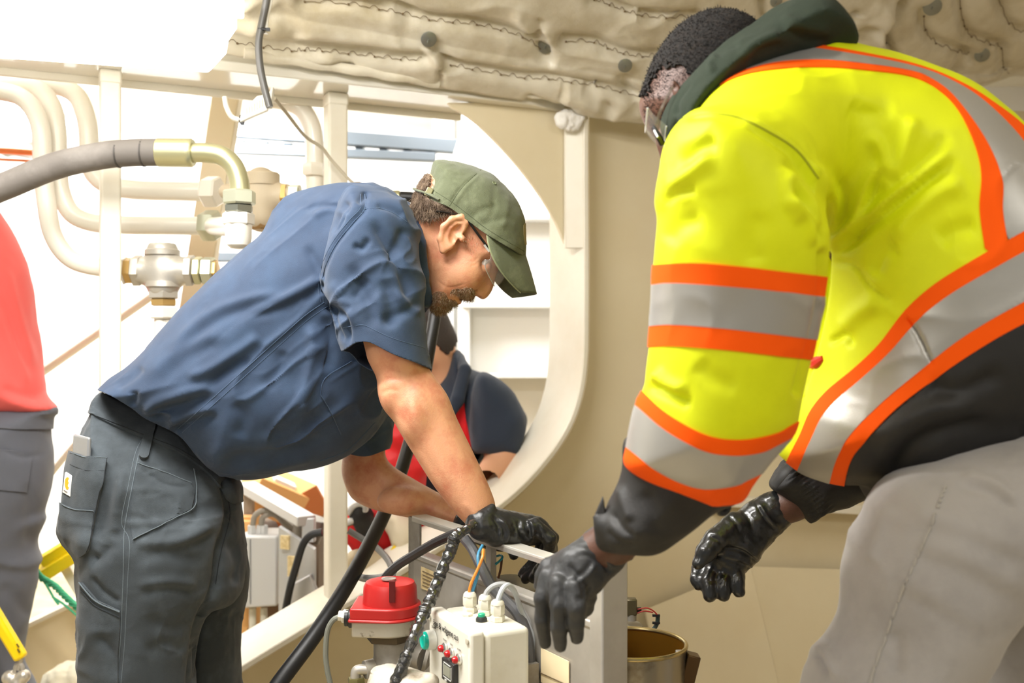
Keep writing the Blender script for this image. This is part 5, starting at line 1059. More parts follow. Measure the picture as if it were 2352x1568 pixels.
slv = [(1610, 250), (1560, 285), (1534, 335), (1522, 400), (1513, 460), (1520, 505), (1510, 600), (1505, 660), (1497, 760), (1484, 850), (1479, 885), (1455, 950), (1438, 1030), (1436, 1068), (1470, 1096), (1550, 1135), (1625, 1150), (1690, 1142), (1716, 1108), (1780, 1030), (1815, 985), (1832, 915), (1858, 800), (1884, 660), (1897, 580), (1890, 500), (1850, 410), (1780, 320), (1700, 260)]
s.infl(slv, 1.28, .098, .095, .03, sy=.08)
Vj, Qj = s.mesh(2)
Vj = rumple(Vj, Qj, 4, 6, seed=31, octs=3)
FJ = [([(1893, 585), (1890, 650), (1880, 720), (1862, 800), (1835, 900)], 16, 10, 'u'), ([(1895, 580), (1960, 520), (2040, 460), (2110, 405), (2190, 340)], 13, 14, 'f'), ([(1900, 570), (1960, 500), (1990, 420), (2030, 360)], 9, 16, 'f'), ([(1895, 560), (1920, 480), (1900, 420), (1860, 360)], 9, 16, 'f'), ([(1880, 540), (1870, 480), (1830, 420), (1780, 380)], 9, 14, 'f'), ([(1870, 570), (1850, 500), (1800, 450)], 8, 12, 'f'), ([(1700, 262), (1760, 300), (1820, 340), (1870, 400), (1905, 470)], 7, 8, 'f'), ([(1560, 270), (1640, 262), (1720, 285)], 5, 9),
      ([(1560, 380), (1610, 340), (1650, 320)], 6, 18), ([(1530, 440), (1580, 400), (1640, 350)], -7, 18), ([(1520, 470), (1560, 440), (1600, 430)], 6, 12), ([(1800, 400), (1810, 450), (1840, 520)], -8, 12), ([(1990, 300), (2020, 340), (2035, 390), (2020, 440)], -9, 16), ([(1950, 240), (1990, 260), (2060, 250)], 7, 22), ([(2100, 260), (2080, 340), (2050, 420)], -8, 18), ([(2180, 300), (2130, 370), (2080, 420)], 6, 16), ([(2050, 560), (2090, 500), (2160, 440), (2220, 420)], -8, 20), ([(2000, 640), (2030, 580), (2060, 560)], 8, 22), ([(1900, 600), (1960, 610), (2000, 660), (2060, 700)], 5, 7), ([(2150, 560), (2200, 530), (2250, 520)], 8, 24), ([(1930, 760), (1970, 720), (2020, 690)], -6, 20), ([(1900, 790), (1940, 770), (1960, 800)], 7, 8),
      ([(1500, 850), (1530, 880), (1580, 900)], -9, 14), ([(1490, 880), (1540, 905), (1590, 930)], 9, 12), ([(1600, 830), (1640, 870), (1700, 890)], 4, 22), ([(1530, 560), (1560, 520), (1620, 500)], 5, 20), ([(1750, 480), (1730, 560), (1740, 610)], 5, 24), ([(2130, 880), (2200, 900), (2320, 850)], 8, 22), ([(2000, 1040), (2100, 960), (2250, 920)], -8, 26), ([(2040, 1100), (2120, 1010), (2300, 960)], 9, 20), ([(2200, 1060), (2280, 1010), (2352, 1000)], -6, 20), ([(2075, 720), (2110, 770), (2148, 850)], 5, 5)]
Vj = crinkle(Vj, Qj, 6, 6, (1.2, 1, .8), None, 4); Vj = crinkle(Vj, Qj, 2, 16, (1, 1, 1), None, 14)
Vj = folds(Vj, Qj, FJ)
Nj = normals(Vj, Qj); pj = proj(Vj)
def sd(P, L): a = polyline_dist(P, catmull(L, 6)); return a[0]*a[1]
insl = inside(Vj, [(x+(12 if x > 1650 else -12), y) for x, y in slv]); fs_, _ = infl_at(Vj, slv, 1.28, .098, .095, 0, .08); ft_, _ = infl_at(Vj, tor, DT, .215, .19); sleeve = (fs_ < ft_) & (pj[:, 1] > 420) & (insl > -20)
WU = [(2900, 260), (2600, 400), (2352, 530), (2250, 588), (2150, 650), (2080, 712), (2020, 790), (1960, 848), (1900, 898), (1862, 945), (1838, 1000), (1800, 1075), (1770, 1160)]
WL = [(2900, 500), (2600, 620), (2352, 742), (2250, 800), (2150, 868), (2060, 938), (1985, 1015), (1955, 1055), (1940, 1110), (1930, 1200)]
sU, sL = -sd(pj, WU), sd(pj, WL)         # both > 0 inside the band
tW = sU/(sU+sL+1e-6); inW = np.minimum(sU, sL)
below = -sL                               # > 0 below the lower edge
body_low = np.where(sleeve, -40, below)
jacket = thing('jacket', None, None, Vector((.5, 1.4, 1.3))); jacket.parent = man2; jacket.matrix_parent_inverse = Matrix.Translation(-man2.location)
def jsub(o, par=None):
    o.parent = par or jacket; o.matrix_parent_inverse = Matrix.Translation(-jacket.location) if par is None else Matrix.Identity(4); return o
ye = np.where(sleeve, 40, -below)
Vy, Ty = cut(Vj, Qj, ye); jsub(cloth('yellow_shell', Vy, Ty, HV, None, .002))
Vk, Tk = cut(Vj, Qj, -ye); jsub(cloth('black_hem', Vk, Tk, BLKF, None, .002))
def band(name, g, m, up=.0018, **k):
    o = patch(name, Vj, Qj, g, m, None, up, .001, N=Nj, front=False, **k); jsub(o); return o
off = np.where(sleeve, -1e5, 0)
band('orange_tape', np.minimum(inW, (.24-tW)*200)+off, ORG); band('silver_tape', np.minimum(inW, np.minimum(tW-.22, .76-tW)*200)+off, SIL, .0024); band('orange_tape', np.minimum(inW, (tW-.74)*200)+off, ORG)
# shoulder band
S0 = [(1500, 330), (1560, 268), (1620, 217), (1700, 176), (1800, 158), (1900, 155), (2000, 163), (2090, 176), (2150, 203), (2200, 252), (2238, 330), (2254, 400), (2250, 480), (2262, 570), (2275, 640)]
S1 = [(1480, 280), (1560, 225), (1640, 190), (1720, 160), (1800, 143), (1900, 140), (2000, 150), (2080, 162), (2130, 178), (2190, 222), (2262, 320), (2300, 410), (2302, 480), (2312, 545), (2330, 640)]
S2 = [(1440, 240), (1560, 205), (1640, 165), (1720, 132), (1800, 112), (1860, 112), (1980, 130), (2100, 155), (2180, 185), (2260, 235), (2352, 330), (2420, 450), (2440, 560), (2450, 700)]
S3 = [(1440, 200), (1560, 180), (1640, 150), (1720, 118), (1800, 100), (1860, 102), (1980, 122), (2100, 148), (2190, 182), (2270, 228), (2370, 310), (2460, 450), (2480, 560), (2490, 700)]
k0, k1, k2, k3 = sd(pj, S0), sd(pj, S1), sd(pj, S2), sd(pj, S3)
top = np.where(sU > 2, -99, 0)+off*0
up0 = np.minimum(-k0, -sU)
band('orange_tape', np.minimum(np.minimum(-k0, k1), -sU), ORG); band('silver_tape', np.minimum(np.minimum(-k1, k2), -sU), SIL, .0024); band('orange_tape', np.minimum(np.minimum(-k2, k3), -sU), ORG)
# sleeve bands
def slev(A, B, C, D):
    a, b, c, d = [sd(pj, L) for L in (A, B, C, D)]; o = np.where(sleeve, 0, -1e5)
    band('orange_tape', np.minimum(a, -b)+o, ORG)
    band('silver_tape', np.minimum(b, -c)+o, SIL, .0024); band('orange_tape', np.minimum(c, -d)+o, ORG)
slev([(1440, 622), (1507, 608), (1600, 604), (1700, 612), (1800, 624), (1884, 634), (1960, 645)], [(1440, 668), (1505, 653), (1560, 650), (1700, 660), (1800, 670), (1878, 680), (1960, 690)],
     [(1430, 762), (1496, 749), (1560, 746), (1680, 756), (1800, 770), (1862, 778), (1950, 790)], [(1430, 806), (1495, 796), (1560, 795), (1680, 805), (1780, 817), (1856, 825), (1950, 838)])
slev([(1420, 850), (1470, 893), (1530, 948), (1620, 998), (1700, 1010), (1780, 996), (1820, 975), (1900, 930)], [(1410, 890), (1465, 933), (1530, 988), (1610, 1032), (1680, 1045), (1745, 1038), (1790, 1018), (1880, 970)],
     [(1390, 990), (1445, 1030), (1500, 1072), (1560, 1104), (1620, 1120), (1690, 1112), (1716, 1100), (1800, 1060)], [(1380, 1060), (1440, 1090), (1500, 1130), (1560, 1160), (1630, 1176), (1690, 1170), (1730, 1150), (1800, 1110)])
# seams
drJ = Drape(Vj, Qj)
for L in ([(1893, 580), (1940, 590), (1975, 640), (2010, 680), (2060, 700), (2080, 715), (2112, 775), (2150, 850), (2175, 900)], [(1560, 275), (1620, 262), (1690, 268), (1760, 300), (1830, 345), (1880, 410)]):
    drJ.line('seam', L, .0009, mat('dark_piping', (120, 122, 20), .8), jacket, .0)
# red pull on the pocket
def hitJ(x, y): e = Vector((0, 0, CZ)); return drJ.b.ray_cast(e, (W(x, y, 2)-e).normalized())[0]
jsub(MB().tube([hitJ(1866, 838), hitJ(1876, 832), hitJ(1890, 822)], [.006, .009, .004], 8, 4).obj('red_pull', mat('red_pull', (214, 48, 30), .6)))
# ---- black sleeve end of the arm in front
s = Soft((.08, 1.15, .88), (.42, 1.62, 1.16), .0035)
s.infl([(1445, 1000), (1432, 1080), (1402, 1148), (1378, 1196), (1380, 1232), (1400, 1258), (1460, 1270), (1505, 1264), (1560, 1232), (1640, 1172), (1690, 1148), (1720, 1080), (1600, 1000)], 1.36, .085, .08, .01, sy=.12)
s.chain([W(1372, 1188, 1.35), W(1384, 1205, 1.35), W(1392, 1240, 1.36)], [.006, .01, .012], .01)
v, q = s.mesh(2); v = rumple(v, q, 3, 14, seed=41, octs=3)
v = folds(v, q, [([(1420, 1110), (1435, 1160), (1450, 1200)], -5, 12), ([(1400, 1170), (1430, 1215), (1460, 1240)], 5, 9), ([(1390, 1215), (1420, 1245), (1465, 1258)], 4, 6), ([(1480, 1120), (1500, 1180), (1500, 1230)], 4, 20)])
jsub(cloth('sleeve_end', v, q, BLKF, None)); 
jsub(MB().prism([W(1362, 1196, 1.352), W(1386, 1140, 1.348), W(1392, 1180, 1.345), W(1388, 1197, 1.345)], Vector((0, .012, 0))).obj('cuff_tab', BLKF, bevel=.002))
jsub(MB().lathe(W(1662, 1166, 1.36), (.5, -.8, -.3), [(-.006, .010), (0, .012), (.004, .010), (.004, .005), (.001, .003)], 14).obj('cord_stop', mat('black_rubber', (26, 26, 26), .5)))
# ---- far sleeve with elastic cuff
s = Soft((.3, 1.55, .94), (.78, 1.95, 1.2), .003)
s.infl([(1800, 1060), (1770, 1112), (1790, 1135), (1850, 1190), (1862, 1200), (1895, 1180), (1940, 1168), (2000, 1140), (2060, 1120), (2060, 1040), (1960, 1030), (1850, 1050)], 1.74, .06, .055, .01)
v, q = s.mesh(2); u = (v[:, 0]-.43)*.62-(v[:, 2]-1.02)*.75
p_ = proj(v); wgt = np.clip(1-np.abs(sd(p_, [(1790, 1040), (1830, 1090), (1880, 1160), (1900, 1200)]))/34, 0, 1); n_ = normals(v, q)
v = v+n_*(np.sin((p_[:, 0]*.55+p_[:, 1]*.83)*.62)*.0022*wgt)[:, None]; v = rumple(v, q, 2, 30, seed=6)
jsub(cloth('sleeve_end', v, q, BLKF, None))
jsub(MB().tube([W(1822, 1062, 1.69), W(1800, 1085, 1.682), W(1778, 1112, 1.69)], [.011, .012, .011], 8, 4, asp=.4).obj('cuff_strap', BLKF))
# ---- body: head, wrists
DM = 1.50
s = Soft((.13, 1.36, 1.42), (.42, 1.72, 1.76), .0025)
s.infl([(1480, 255), (1486, 190), (1508, 135), (1548, 78), (1595, 44), (1648, 31), (1700, 42), (1745, 75), (1775, 130), (1770, 200), (1700, 260), (1620, 300), (1545, 300), (1500, 290)], DM, .082, .08, .02)
s.infl([(1486, 232), (1493, 264), (1507, 302), (1522, 332), (1542, 366), (1572, 398), (1612, 402), (1645, 345), (1625, 280), (1560, 225)], DM, .06, .055, .03)
s.chain([W(1522, 326, DM), W(1540, 366, DM), W(1548, 384, DM)], [.010, .013, .015], .008)
for sg in (-1, 1):
    s.ell(W(1552, 382, DM+sg*.013), (.009, .008, .009), .006); s.ell(W(1516, 312, DM+sg*.036), (.014, .016, .012), .008, sub=True); s.ell(W(1530, 310, DM+sg*.033), (.013, .013, .013), .004)
    s.chain([W(1583, 398, DM), W(1590, 392, DM+sg*.03)], .003, .004, sub=True)
s.chain([W(1574, 396, DM-.02), W(1574, 400, DM), W(1574, 396, DM+.02)], .007, .006); s.chain([W(1594, 400, DM-.018), W(1594, 404, DM), W(1594, 400, DM+.018)], .008, .006)
s.infl([(1540, 196), (1548, 184), (1556, 190), (1570, 215), (1568, 240), (1552, 230), (1545, 212)], 1.42, .008, .006, .006)
s.ell(W(1551, 194, 1.413), (.004, .005, .006), .003, sub=True)
s.chain([W(1640, 230, 1.5), W(1750, 230, 1.5), W(1850, 220, 1.5)], [.07, .07, .07], .03)
Vh2, Qh2 = s.mesh(2)
s = Soft((.08, 1.3, .85), (.55, 1.95, 1.1), .003)
s.chain([W(1470, 1190, 1.38), W(1415, 1240, 1.42), W(1370, 1268, 1.43)], [.036, .031, .030], .01, asp=1.1)
s.chain([W(1900, 1120, 1.74), W(1815, 1155, 1.75), W(1776, 1176, 1.75)], [.034, .031, .027], .01, asp=1.0)
Va2, Qa2 = s.mesh(2)
s = Soft((.2, 1.25, .85), (.95, 1.75, 1.7), .008); s.chain([W(1760, 300, 1.5), W(2000, 420, 1.5), W(2250, 800, 1.5)], [.09, .13, .15], .03); s.chain([W(1780, 330, 1.36), W(1680, 750, 1.29), W(1500, 1150, 1.36)], [.06, .05, .045], .02); Vc3, Qc3 = s.mesh(1)
body2 = link('body', np_mesh('body', np.concatenate([Vh2, Va2, Vc3]), np.concatenate([Qh2, Qa2+len(Vh2), Qc3+len(Vh2)+len(Va2)])), SK2, man2)
BH = mat('black_curls', (20, 17, 15), .95, bump=(260, 1.0, 4), var=((34, 27, 22), 120, .45, .65))
hp = [(1470, 200), (1500, 110), (1560, 40), (1650, 10), (1740, 40), (1810, 110), (1790, 220), (1700, 240), (1620, 200), (1560, 150), (1510, 165), (1484, 215)]
Nh2 = normals(Vh2, Qh2); hr = patch('hair', Vh2, Qh2, inside(Vh2, hp)+vnoise(Vh2*330)*16, BH, man2, .004, .001, front=False, N=Nh2)
r, n = scatter(Vh2, Qh2, [(1480, 250), (1490, 170), (1540, 110), (1600, 130), (1590, 190), (1545, 200), (1530, 260), (1495, 290)], 2600, 5); strands('hair_stubble', r, n, .0016, .0005, BH, hr, .4)['kind'] = 'stuff'
r, n = scatter(Vh2, Qh2, hp, 5000, 6); strands('hair_stubble', r+n*.003, n, .0026, .0006, BH, hr, .5)['kind'] = 'stuff'
# ---- hood
s = Soft((.17, 1.28, 1.42), (.56, 1.78, 1.76), .0035)
s.infl([(1548, 345), (1524, 318), (1518, 285), (1528, 245), (1562, 192), (1632, 122), (1712, 74), (1762, 34), (1800, 13), (1838, 5), (1886, 18), (1928, 58), (1950, 98), (1948, 125), (1900, 150), (1800, 180), (1700, 230), (1610, 300), (1575, 350)], 1.45, .13, .075, .02)
v, q = s.mesh(2); v = rumple(v, q, 3, 16, seed=4, octs=3)
v = folds(v, q, [([(1555, 270), (1552, 230), (1590, 180)], 6, 8), ([(1640, 130), (1660, 110), (1700, 95)], 5, 9), ([(1640, 170), (1632, 145), (1650, 120)], -5, 8), ([(1700, 140), (1740, 100), (1800, 80)], 5, 12, 'f'), ([(1790, 40), (1850, 60), (1910, 70)], 5, 14, 'f'), ([(1556, 340), (1548, 300), (1556, 270)], 5, 6)])
cloth('hood', v, q, GRN, man2)
# ---- safety glasses
gl2 = thing('safety_glasses', None, None, W(1505, 300, 1.45)); gl2.parent = man2; gl2.matrix_parent_inverse = Matrix.Translation(-man2.location)
def g2(o): o.parent = gl2; o.matrix_parent_inverse = Matrix.Translation(-gl2.location); return o
gv = []; nu, nv_ = 20, 8
for j in range(nv_):
    v_ = j/(nv_-1)
    for i in range(nu):
        a = i/(nu-1)*2-1; ca = 1-abs(a)**2.2
        gv.append(W(1487+v_*44-5*ca-5*math.sin(3.1*v_), 248+v_*42+56*ca, DM+a*.084))
o = MB().add(gv, [(i*nu+j, i*nu+j+1, (i+1)*nu+j+1, (i+1)*nu+j) for i in range(nv_-1) for j in range(nu-1)]).obj('lens', GLS); md = o.modifiers.new('s', 'SOLIDIFY'); md.thickness = .002; g2(o)
g2(MB().tube([gv[(nv_-1)*nu+j] for j in range(nu)], .0014, 6, 2).obj('lens_rim', MATS['clear_rim'])); g2(MB().tube([gv[j] for j in range(nu)], .0012, 6, 2).obj('lens_rim', MATS['clear_rim']))
g2(MB().tube([W(1500, 292, 1.425), W(1512, 312, 1.42), W(1522, 332, 1.425)], [.003, .0045, .004], 6, 4).obj('hinge', BLKP)); g2(MB().tube([W(1503, 300, 1.419), W(1511, 315, 1.414)], .0018, 6).obj('temple_emblem', MATS['chrome_mark']))
g2(MB().tube([W(1506, 288, 1.418), W(1520, 248, 1.41), W(1545, 200, 1.408)], .0022, 6, 4).obj('temple', mat('clear_temple', (120, 110, 100), .2, alpha=.35)))
# ---- trousers
s = Soft((.36, 1.08, .05), (1.0, 1.75, 1.2), .0045)
s.infl([(2000, 1150), (2060, 1090), (2200, 1040), (2352, 1000), (2520, 960), (2600, 1020), (2560, 1200), (2470, 1300), (2352, 1392), (2300, 1445), (2262, 1500), (2222, 1568), (2150, 1700), (2080, 1850), (1840, 1850), (1835, 1700), (1845, 1570), (1860, 1530), (1868, 1500), (1900, 1468), (1930, 1420), (1940, 1370), (1943, 1310), (1962, 1240), (1988, 1185)], 1.36, .12, .11, .02)
kn = W(1960, 1830, 1.34); s.chain([kn, Vector((kn.x+.06, 1.36, .35)), Vector((kn.x+.14, 1.38, .1))], [.1, .09, .085], .02)
hp2 = W(2430, 1080, 1.5); s.chain([hp2, Vector((hp2.x-.02, 1.58, .55)), Vector((hp2.x+.06, 1.6, .1))], [.13, .105, .09], .03)
Vt2, Qt2 = s.mesh(2); Vt2 = rumple(Vt2, Qt2, 4, 7, seed=14, octs=3); Vt2 = crinkle(Vt2, Qt2, 4, 9, (1, 1, 1.4), None, 7)
Vt2 = folds(Vt2, Qt2, [([(1868, 1490), (1895, 1500), (1920, 1560)], 9, 9, 'f'), ([(1880, 1475), (1893, 1468), (1900, 1490)], 7, 7), ([(2080, 1170), (2200, 1200), (2400, 1280)], 4, 24, 'f'), ([(2090, 1240), (2220, 1280), (2380, 1370)], 4, 26, 'f'), ([(2050, 1320), (2150, 1370), (2300, 1460)], 3.5, 26, 'f'), ([(2040, 1150), (2020, 1230), (1990, 1300)], -5, 20), ([(2050, 1440), (2060, 1500), (2050, 1560)], 6, 20), ([(2200, 1090), (2280, 1110), (2352, 1160)], 7, 14, 'f')])
Nt2 = normals(Vt2, Qt2); tr2 = cloth('trousers', Vt2, Qt2, KHA, man2)
patch('seam', Vt2, Qt2, near_line(Vt2, [(2172, 1120), (2130, 1230), (2080, 1340), (2040, 1450), (2000, 1568), (1985, 1640)], 3), mat('grey_seam', (172, 168, 160), .85), tr2, .0022, .001, N=Nt2)
for cx, cy in ((kn.x+.10, 1.38), (hp2.x+.02, 1.6)):
    s = Soft((cx-.22, cy-.1, -.01), (cx+.2, cy+.1, .2), .006); s.chain([(cx+.09, cy, .055), (cx-.02, cy, .05), (cx-.11, cy, .04)], [.05, .048, .042], .03); s.chain([(cx+.06, cy, .06), (cx+.06, cy, .16)], .05, .03)
    v, q = s.mesh(2); v[:, 2] = np.maximum(v[:, 2], .001); cloth('boot', v, q, MATS['boot_leather'], man2)
# ---- gloves
dh = 1.42
hand(man2, 'glove', ([hn(1420, 1232, 1.435), hn(1385, 1265, 1.43), hn(1335, 1310, 1.42), hn(1300, 1350, 1.415)], [.031, .033, .037, .031], .85, (.3, 1, .1)),
     [([hn(1262, 1325, 1.425), hn(1246, 1372, 1.418), hn(1246, 1425, 1.42), hn(1252, 1476, 1.43)], [.0140, .0118, .0108, .0086]),
      ([hn(1284, 1342, 1.396), hn(1283, 1390, 1.386), hn(1284, 1440, 1.391), hn(1287, 1483, 1.40)], [.0145, .0122, .0112, .0092]),
      ([hn(1322, 1350, 1.385), hn(1324, 1396, 1.376), hn(1324, 1430, 1.382), hn(1325, 1464, 1.39)], [.0145, .0125, .0115, .0092]),
      ([hn(1350, 1335, 1.415), hn(1350, 1370, 1.43), hn(1345, 1395, 1.45), hn(1338, 1410, 1.465)], [.0145, .012, .011, .009])],
     ([hn(1300, 1290, 1.44), hn(1262, 1305, 1.45), hn(1246, 1322, 1.455), hn(1240, 1345, 1.46)], [.018, .014, .011, .009]),
     cuff=([hn(1384, 1205, 1.40), hn(1402, 1246, 1.405), hn(1448, 1278, 1.42)], [.006, .007, .006]), rump=1.0, k=.0025,
     m=mat('black_nitrile_dull', (52, 53, 54), .5, bump=(130, .35, 5)),
     folds_=[([(1330, 1260), (1370, 1275), (1420, 1310)], 3, 6, 'f'), ([(1345, 1250), (1385, 1290), (1400, 1320)], 3, 6), ([(1300, 1290), (1330, 1330), (1345, 1370)], 3, 6), ([(1370, 1290), (1350, 1320), (1320, 1340)], 3, 6, 'f'), ([(1280, 1360), (1265, 1400), (1268, 1450)], 2, 4), ([(1360, 1340), (1340, 1370), (1320, 1380)], 3, 6), ([(1390, 1230), (1410, 1270), (1430, 1290)], 2, 4)], seed=12)
WETG = mat('wet_black_nitrile', (26, 27, 27), .3, bump=(120, .45, 5), spec=.5, coat=.25)
hand(man2, 'glove', ([hn(1780, 1172, 1.75), hn(1745, 1198, 1.75), hn(1695, 1248, 1.745), hn(1668, 1285, 1.745)], [.034, .036, .042, .038], .8, (.2, 1, .1)),
     [([hn(1632, 1290, 1.755), hn(1604, 1310, 1.745), hn(1602, 1330, 1.735), hn(1606, 1343, 1.73)], [.0135, .012, .0115, .0095]),
      ([hn(1640, 1300, 1.74), hn(1628, 1330, 1.725), hn(1629, 1350, 1.718), hn(1630, 1367, 1.714)], [.0145, .0125, .0118, .0108]),
      ([hn(1668, 1308, 1.735), hn(1662, 1335, 1.72), hn(1662, 1352, 1.714), hn(1663, 1368, 1.71)], [.014, .0125, .0115, .0106]),
      ([hn(1690, 1300, 1.735), hn(1694, 1325, 1.722), hn(1696, 1340, 1.716), hn(1697, 1357, 1.712)], [.0135, .0115, .0108, .010])],
     ([hn(1690, 1205, 1.735), hn(1645, 1240, 1.715), hn(1622, 1268, 1.705), hn(1606, 1290, 1.70)], [.022, .019, .0165, .012]),
     rump=1.5, m=WETG,
     folds_=[([(1700, 1170), (1720, 1190), (1730, 1220)], 3, 4), ([(1670, 1185), (1690, 1200), (1700, 1225)], 3, 4), ([(1655, 1262), (1700, 1265), (1750, 1300)], 5, 5), ([(1660, 1275), (1710, 1290), (1735, 1310)], 3, 4, 'f'), ([(1740, 1150), (1765, 1190), (1790, 1215)], 3, 4, 'f'), ([(1625, 1230), (1650, 1240), (1665, 1260)], 3, 4)], seed=17)
# ================================================================ things and people in the background
# ---- seated person in navy and red beyond the opening
dn = 3.35; NAVY = mat('navy_polo', (36, 46, 62), .9, bump=(500, .4), sheen=.15); REDC = mat('red_panel', (212, 16, 26), .8, bump=(400, .3)); SK3 = mat('skin_tan', (214, 160, 124), .55, bump=(300, .1), sss=.08)
t = thing('person', 'person in a navy shirt with red panel sitting beyond the opening', 'person', W(1080, 1300, 3.4))
s = Soft((-.42, 3.1, .55), (.1, 3.62, 1.4), .006)
s.infl([(952, 718), (940, 760), (945, 800), (960, 830), (1000, 830), (1030, 800), (1032, 760), (1015, 718), (980, 705)], dn, .075, .07, .02)
s.infl([(940, 775), (935, 800), (950, 830), (980, 850), (1010, 830), (1005, 780), (970, 760)], dn-.03, .06, .05, .02)
s.chain([W(1000, 800, dn), W(1020, 880, dn+.02), W(1010, 960, dn+.02)], [.058, .066, .09], .04)
s.chain([W(1150, 950, 3.22), W(1155, 1060, 3.2), W(1100, 1130, 3.1), W(1000, 1180, 3.08), W(930, 1195, 3.1)], [.065, .055, .045, .036, .03], .02)
s.chain([W(960, 950, 3.45), W(930, 1060, 3.45), W(960, 1160, 3.3)], [.06, .05, .035], .02)
v, q = s.mesh(2); b3 = cloth('body', v, q, SK3, t)
HB = mat('dark_hair', (44, 34, 28), .7, bump=(140, 1, 4)); n3 = normals(v, q)
patch('hair', v, q, inside(v, [(930, 690), (1010, 690), (1050, 750), (1030, 812), (1008, 800), (985, 770), (965, 770), (930, 770)])+vnoise(v*90)*4-1, HB, t, .012, .002, front=False, N=n3)
s = Soft((-.42, 3.05, .5), (.12, 3.66, 1.25), .006)
s.infl([(1040, 806), (1062, 812), (1078, 845), (1120, 860), (1165, 890), (1195, 930), (1212, 965), (1200, 1010), (1185, 1045), (1120, 1060), (1110, 1300), (940, 1300), (920, 1100), (930, 960), (980, 900), (1020, 860)], dn+.03, .16, .12, .03)
s.infl([(1100, 858), (1160, 885), (1198, 930), (1212, 968), (1200, 1015), (1184, 1046), (1092, 1040), (1080, 960)], 3.2, .07, .06, .03)
v, q = s.mesh(2); v = rumple(v, q, 5, 9, seed=3, octs=3); pz = proj(v); hem = sd(pz, [(900, 1060), (1085, 1042), (1140, 1045), (1190, 1046), (1300, 1050)])
g = np.where((v[:, 1] < 3.27) & (pz[:, 0] > 1082), -hem, 9)
v2, t2 = cut(v, q, g); sh = cloth('polo_shirt', v2, t2, NAVY, t, .003); n_ = normals(v, q)
patch('red_panel', v, q, inside(v, [(1040, 950), (1066, 920), (1070, 960), (1092, 1075), (1060, 1080), (1045, 1010), (900, 1060), (880, 1300), (900, 980)], False), REDC, sh, .002, .001, N=n_)
s = Soft((-.3, 3.05, 1.0), (-.05, 3.55, 1.27), .005); s.chain([W(1050, 812, dn+.05), W(1068, 850, 3.25), W(1050, 920, 3.2), W(1030, 960, 3.18)], [.014, .02, .022, .014], .01, asp=.8); v, q = s.mesh(2); cloth('collar', v, q, NAVY, t)
s = Soft((-.6, 2.9, 0), (.15, 3.7, .8), .008)
for sg in (-1, 1): s.chain([W(1020, 1290, dn+.05+sg*.1), Vector((-.42, 3.25+sg*.14, .42)), Vector((-.42, 3.2+sg*.14, .06))], [.11, .075, .06], .02)
v, q = s.mesh(2); cloth('trousers', v, q, mat('dark_trousers', (46, 46, 52), .9), t)
# ---- person in red at the left edge
dl = 3.0; t = thing('person', 'person in a red shirt and dark trousers cropped by the left edge', 'person', Vector((W(0, 784, dl).x-.1, dl, 0)))
s = Soft((-2.0, 2.7, .9), (-1.28, 3.3, 1.95), .007)
s.infl([(-260, 420), (-120, 400), (-40, 450), (10, 520), (45, 590), (66, 660), (75, 740), (85, 830), (98, 900), (98, 950), (-300, 950), (-330, 700)], dl, .14, .12, .02)
v, q = s.mesh(2); v = rumple(v, q, 6, 7, seed=8, octs=3); v = folds(v, q, [([(10, 600), (40, 720), (80, 850)], 8, 12, 'f'), ([(-10, 700), (30, 800), (70, 900)], 8, 12, 'f'), ([(0, 890), (50, 905), (95, 915)], 7, 9)])
cloth('shirt', v, q, mat('red_tshirt_flare', (242, 98, 92), .85, bump=(400, .2), sheen=.2), t)  # red paled toward pink, the flare is put into the shirt colour
s = Soft((-2.05, 2.7, .02), (-1.28, 3.3, 1.1), .007)
s.infl([(-300, 935), (100, 936), (108, 960), (108, 1000), (117, 1060), (112, 1120), (92, 1185), (72, 1250), (60, 1310), (-270, 1310), (-305, 1100)], dl, .13, .11, .02)
s.infl([(-90, 1170), (94, 1180), (72, 1250), (82, 1330), (62, 1430), (48, 1500), (60, 1568), (70, 1650), (-70, 1660), (-92, 1400)], dl, .10, .09, .015)
s.infl([(-300, 1170), (-100, 1190), (-112, 1400), (-120, 1650), (-270, 1650), (-290, 1400)], dl+.06, .10, .09, .015)
pA = W(0, 1600, dl); s.chain([pA, Vector((pA.x, dl, .1))], [.1, .085], .02); s.chain([W(-195, 1560, dl+.06), Vector((W(-195, 1560, dl).x, dl+.08, .1))], [.095, .085], .02)
v, q = s.mesh(2); v = rumple(v, q, 6, 7, seed=18, octs=3); v = folds(v, q, [([(0, 1030), (50, 1050), (110, 1040)], 4, 6), ([(60, 1100), (70, 1180), (60, 1260)], 7, 14), ([(0, 1340), (40, 1380), (70, 1420)], 7, 16)])
n_ = normals(v, q); tr = cloth('trousers', v, q, mat('slate_trousers', (88, 90, 98), .9, bump=(500, .3), sheen=.2), t)
patch('waistband', v, q, np.minimum(inside(v, [(-300, 930), (130, 930), (130, 985), (-300, 985)], False), 20), MATS['slate_trousers'], tr, .006, .001, N=n_, front=False)
patch('back_pocket', v, q, inside(v, [(-40, 1030), (50, 1035), (72, 1055), (60, 1130), (-40, 1120)], False), MATS['slate_trousers'], tr, .005, .001, N=n_)
s = Soft((-2.1, 2.8, .95), (-1.3, 3.6, 2.1), .007); hc = W(-165, 250, dl); s.ell(hc, (.075, .095, .115), .02); s.chain([hc+Vector((0, .09, -.03)), hc+Vector((0, .115, -.045))], [.012, .014], .01)
for sg in (-1, 1): s.ell(hc+Vector((sg*.077, .01, -.015)), (.008, .016, .03), .008)
s.chain([W(-155, 330, dl), W(-150, 470, dl)], [.055, .08], .03)
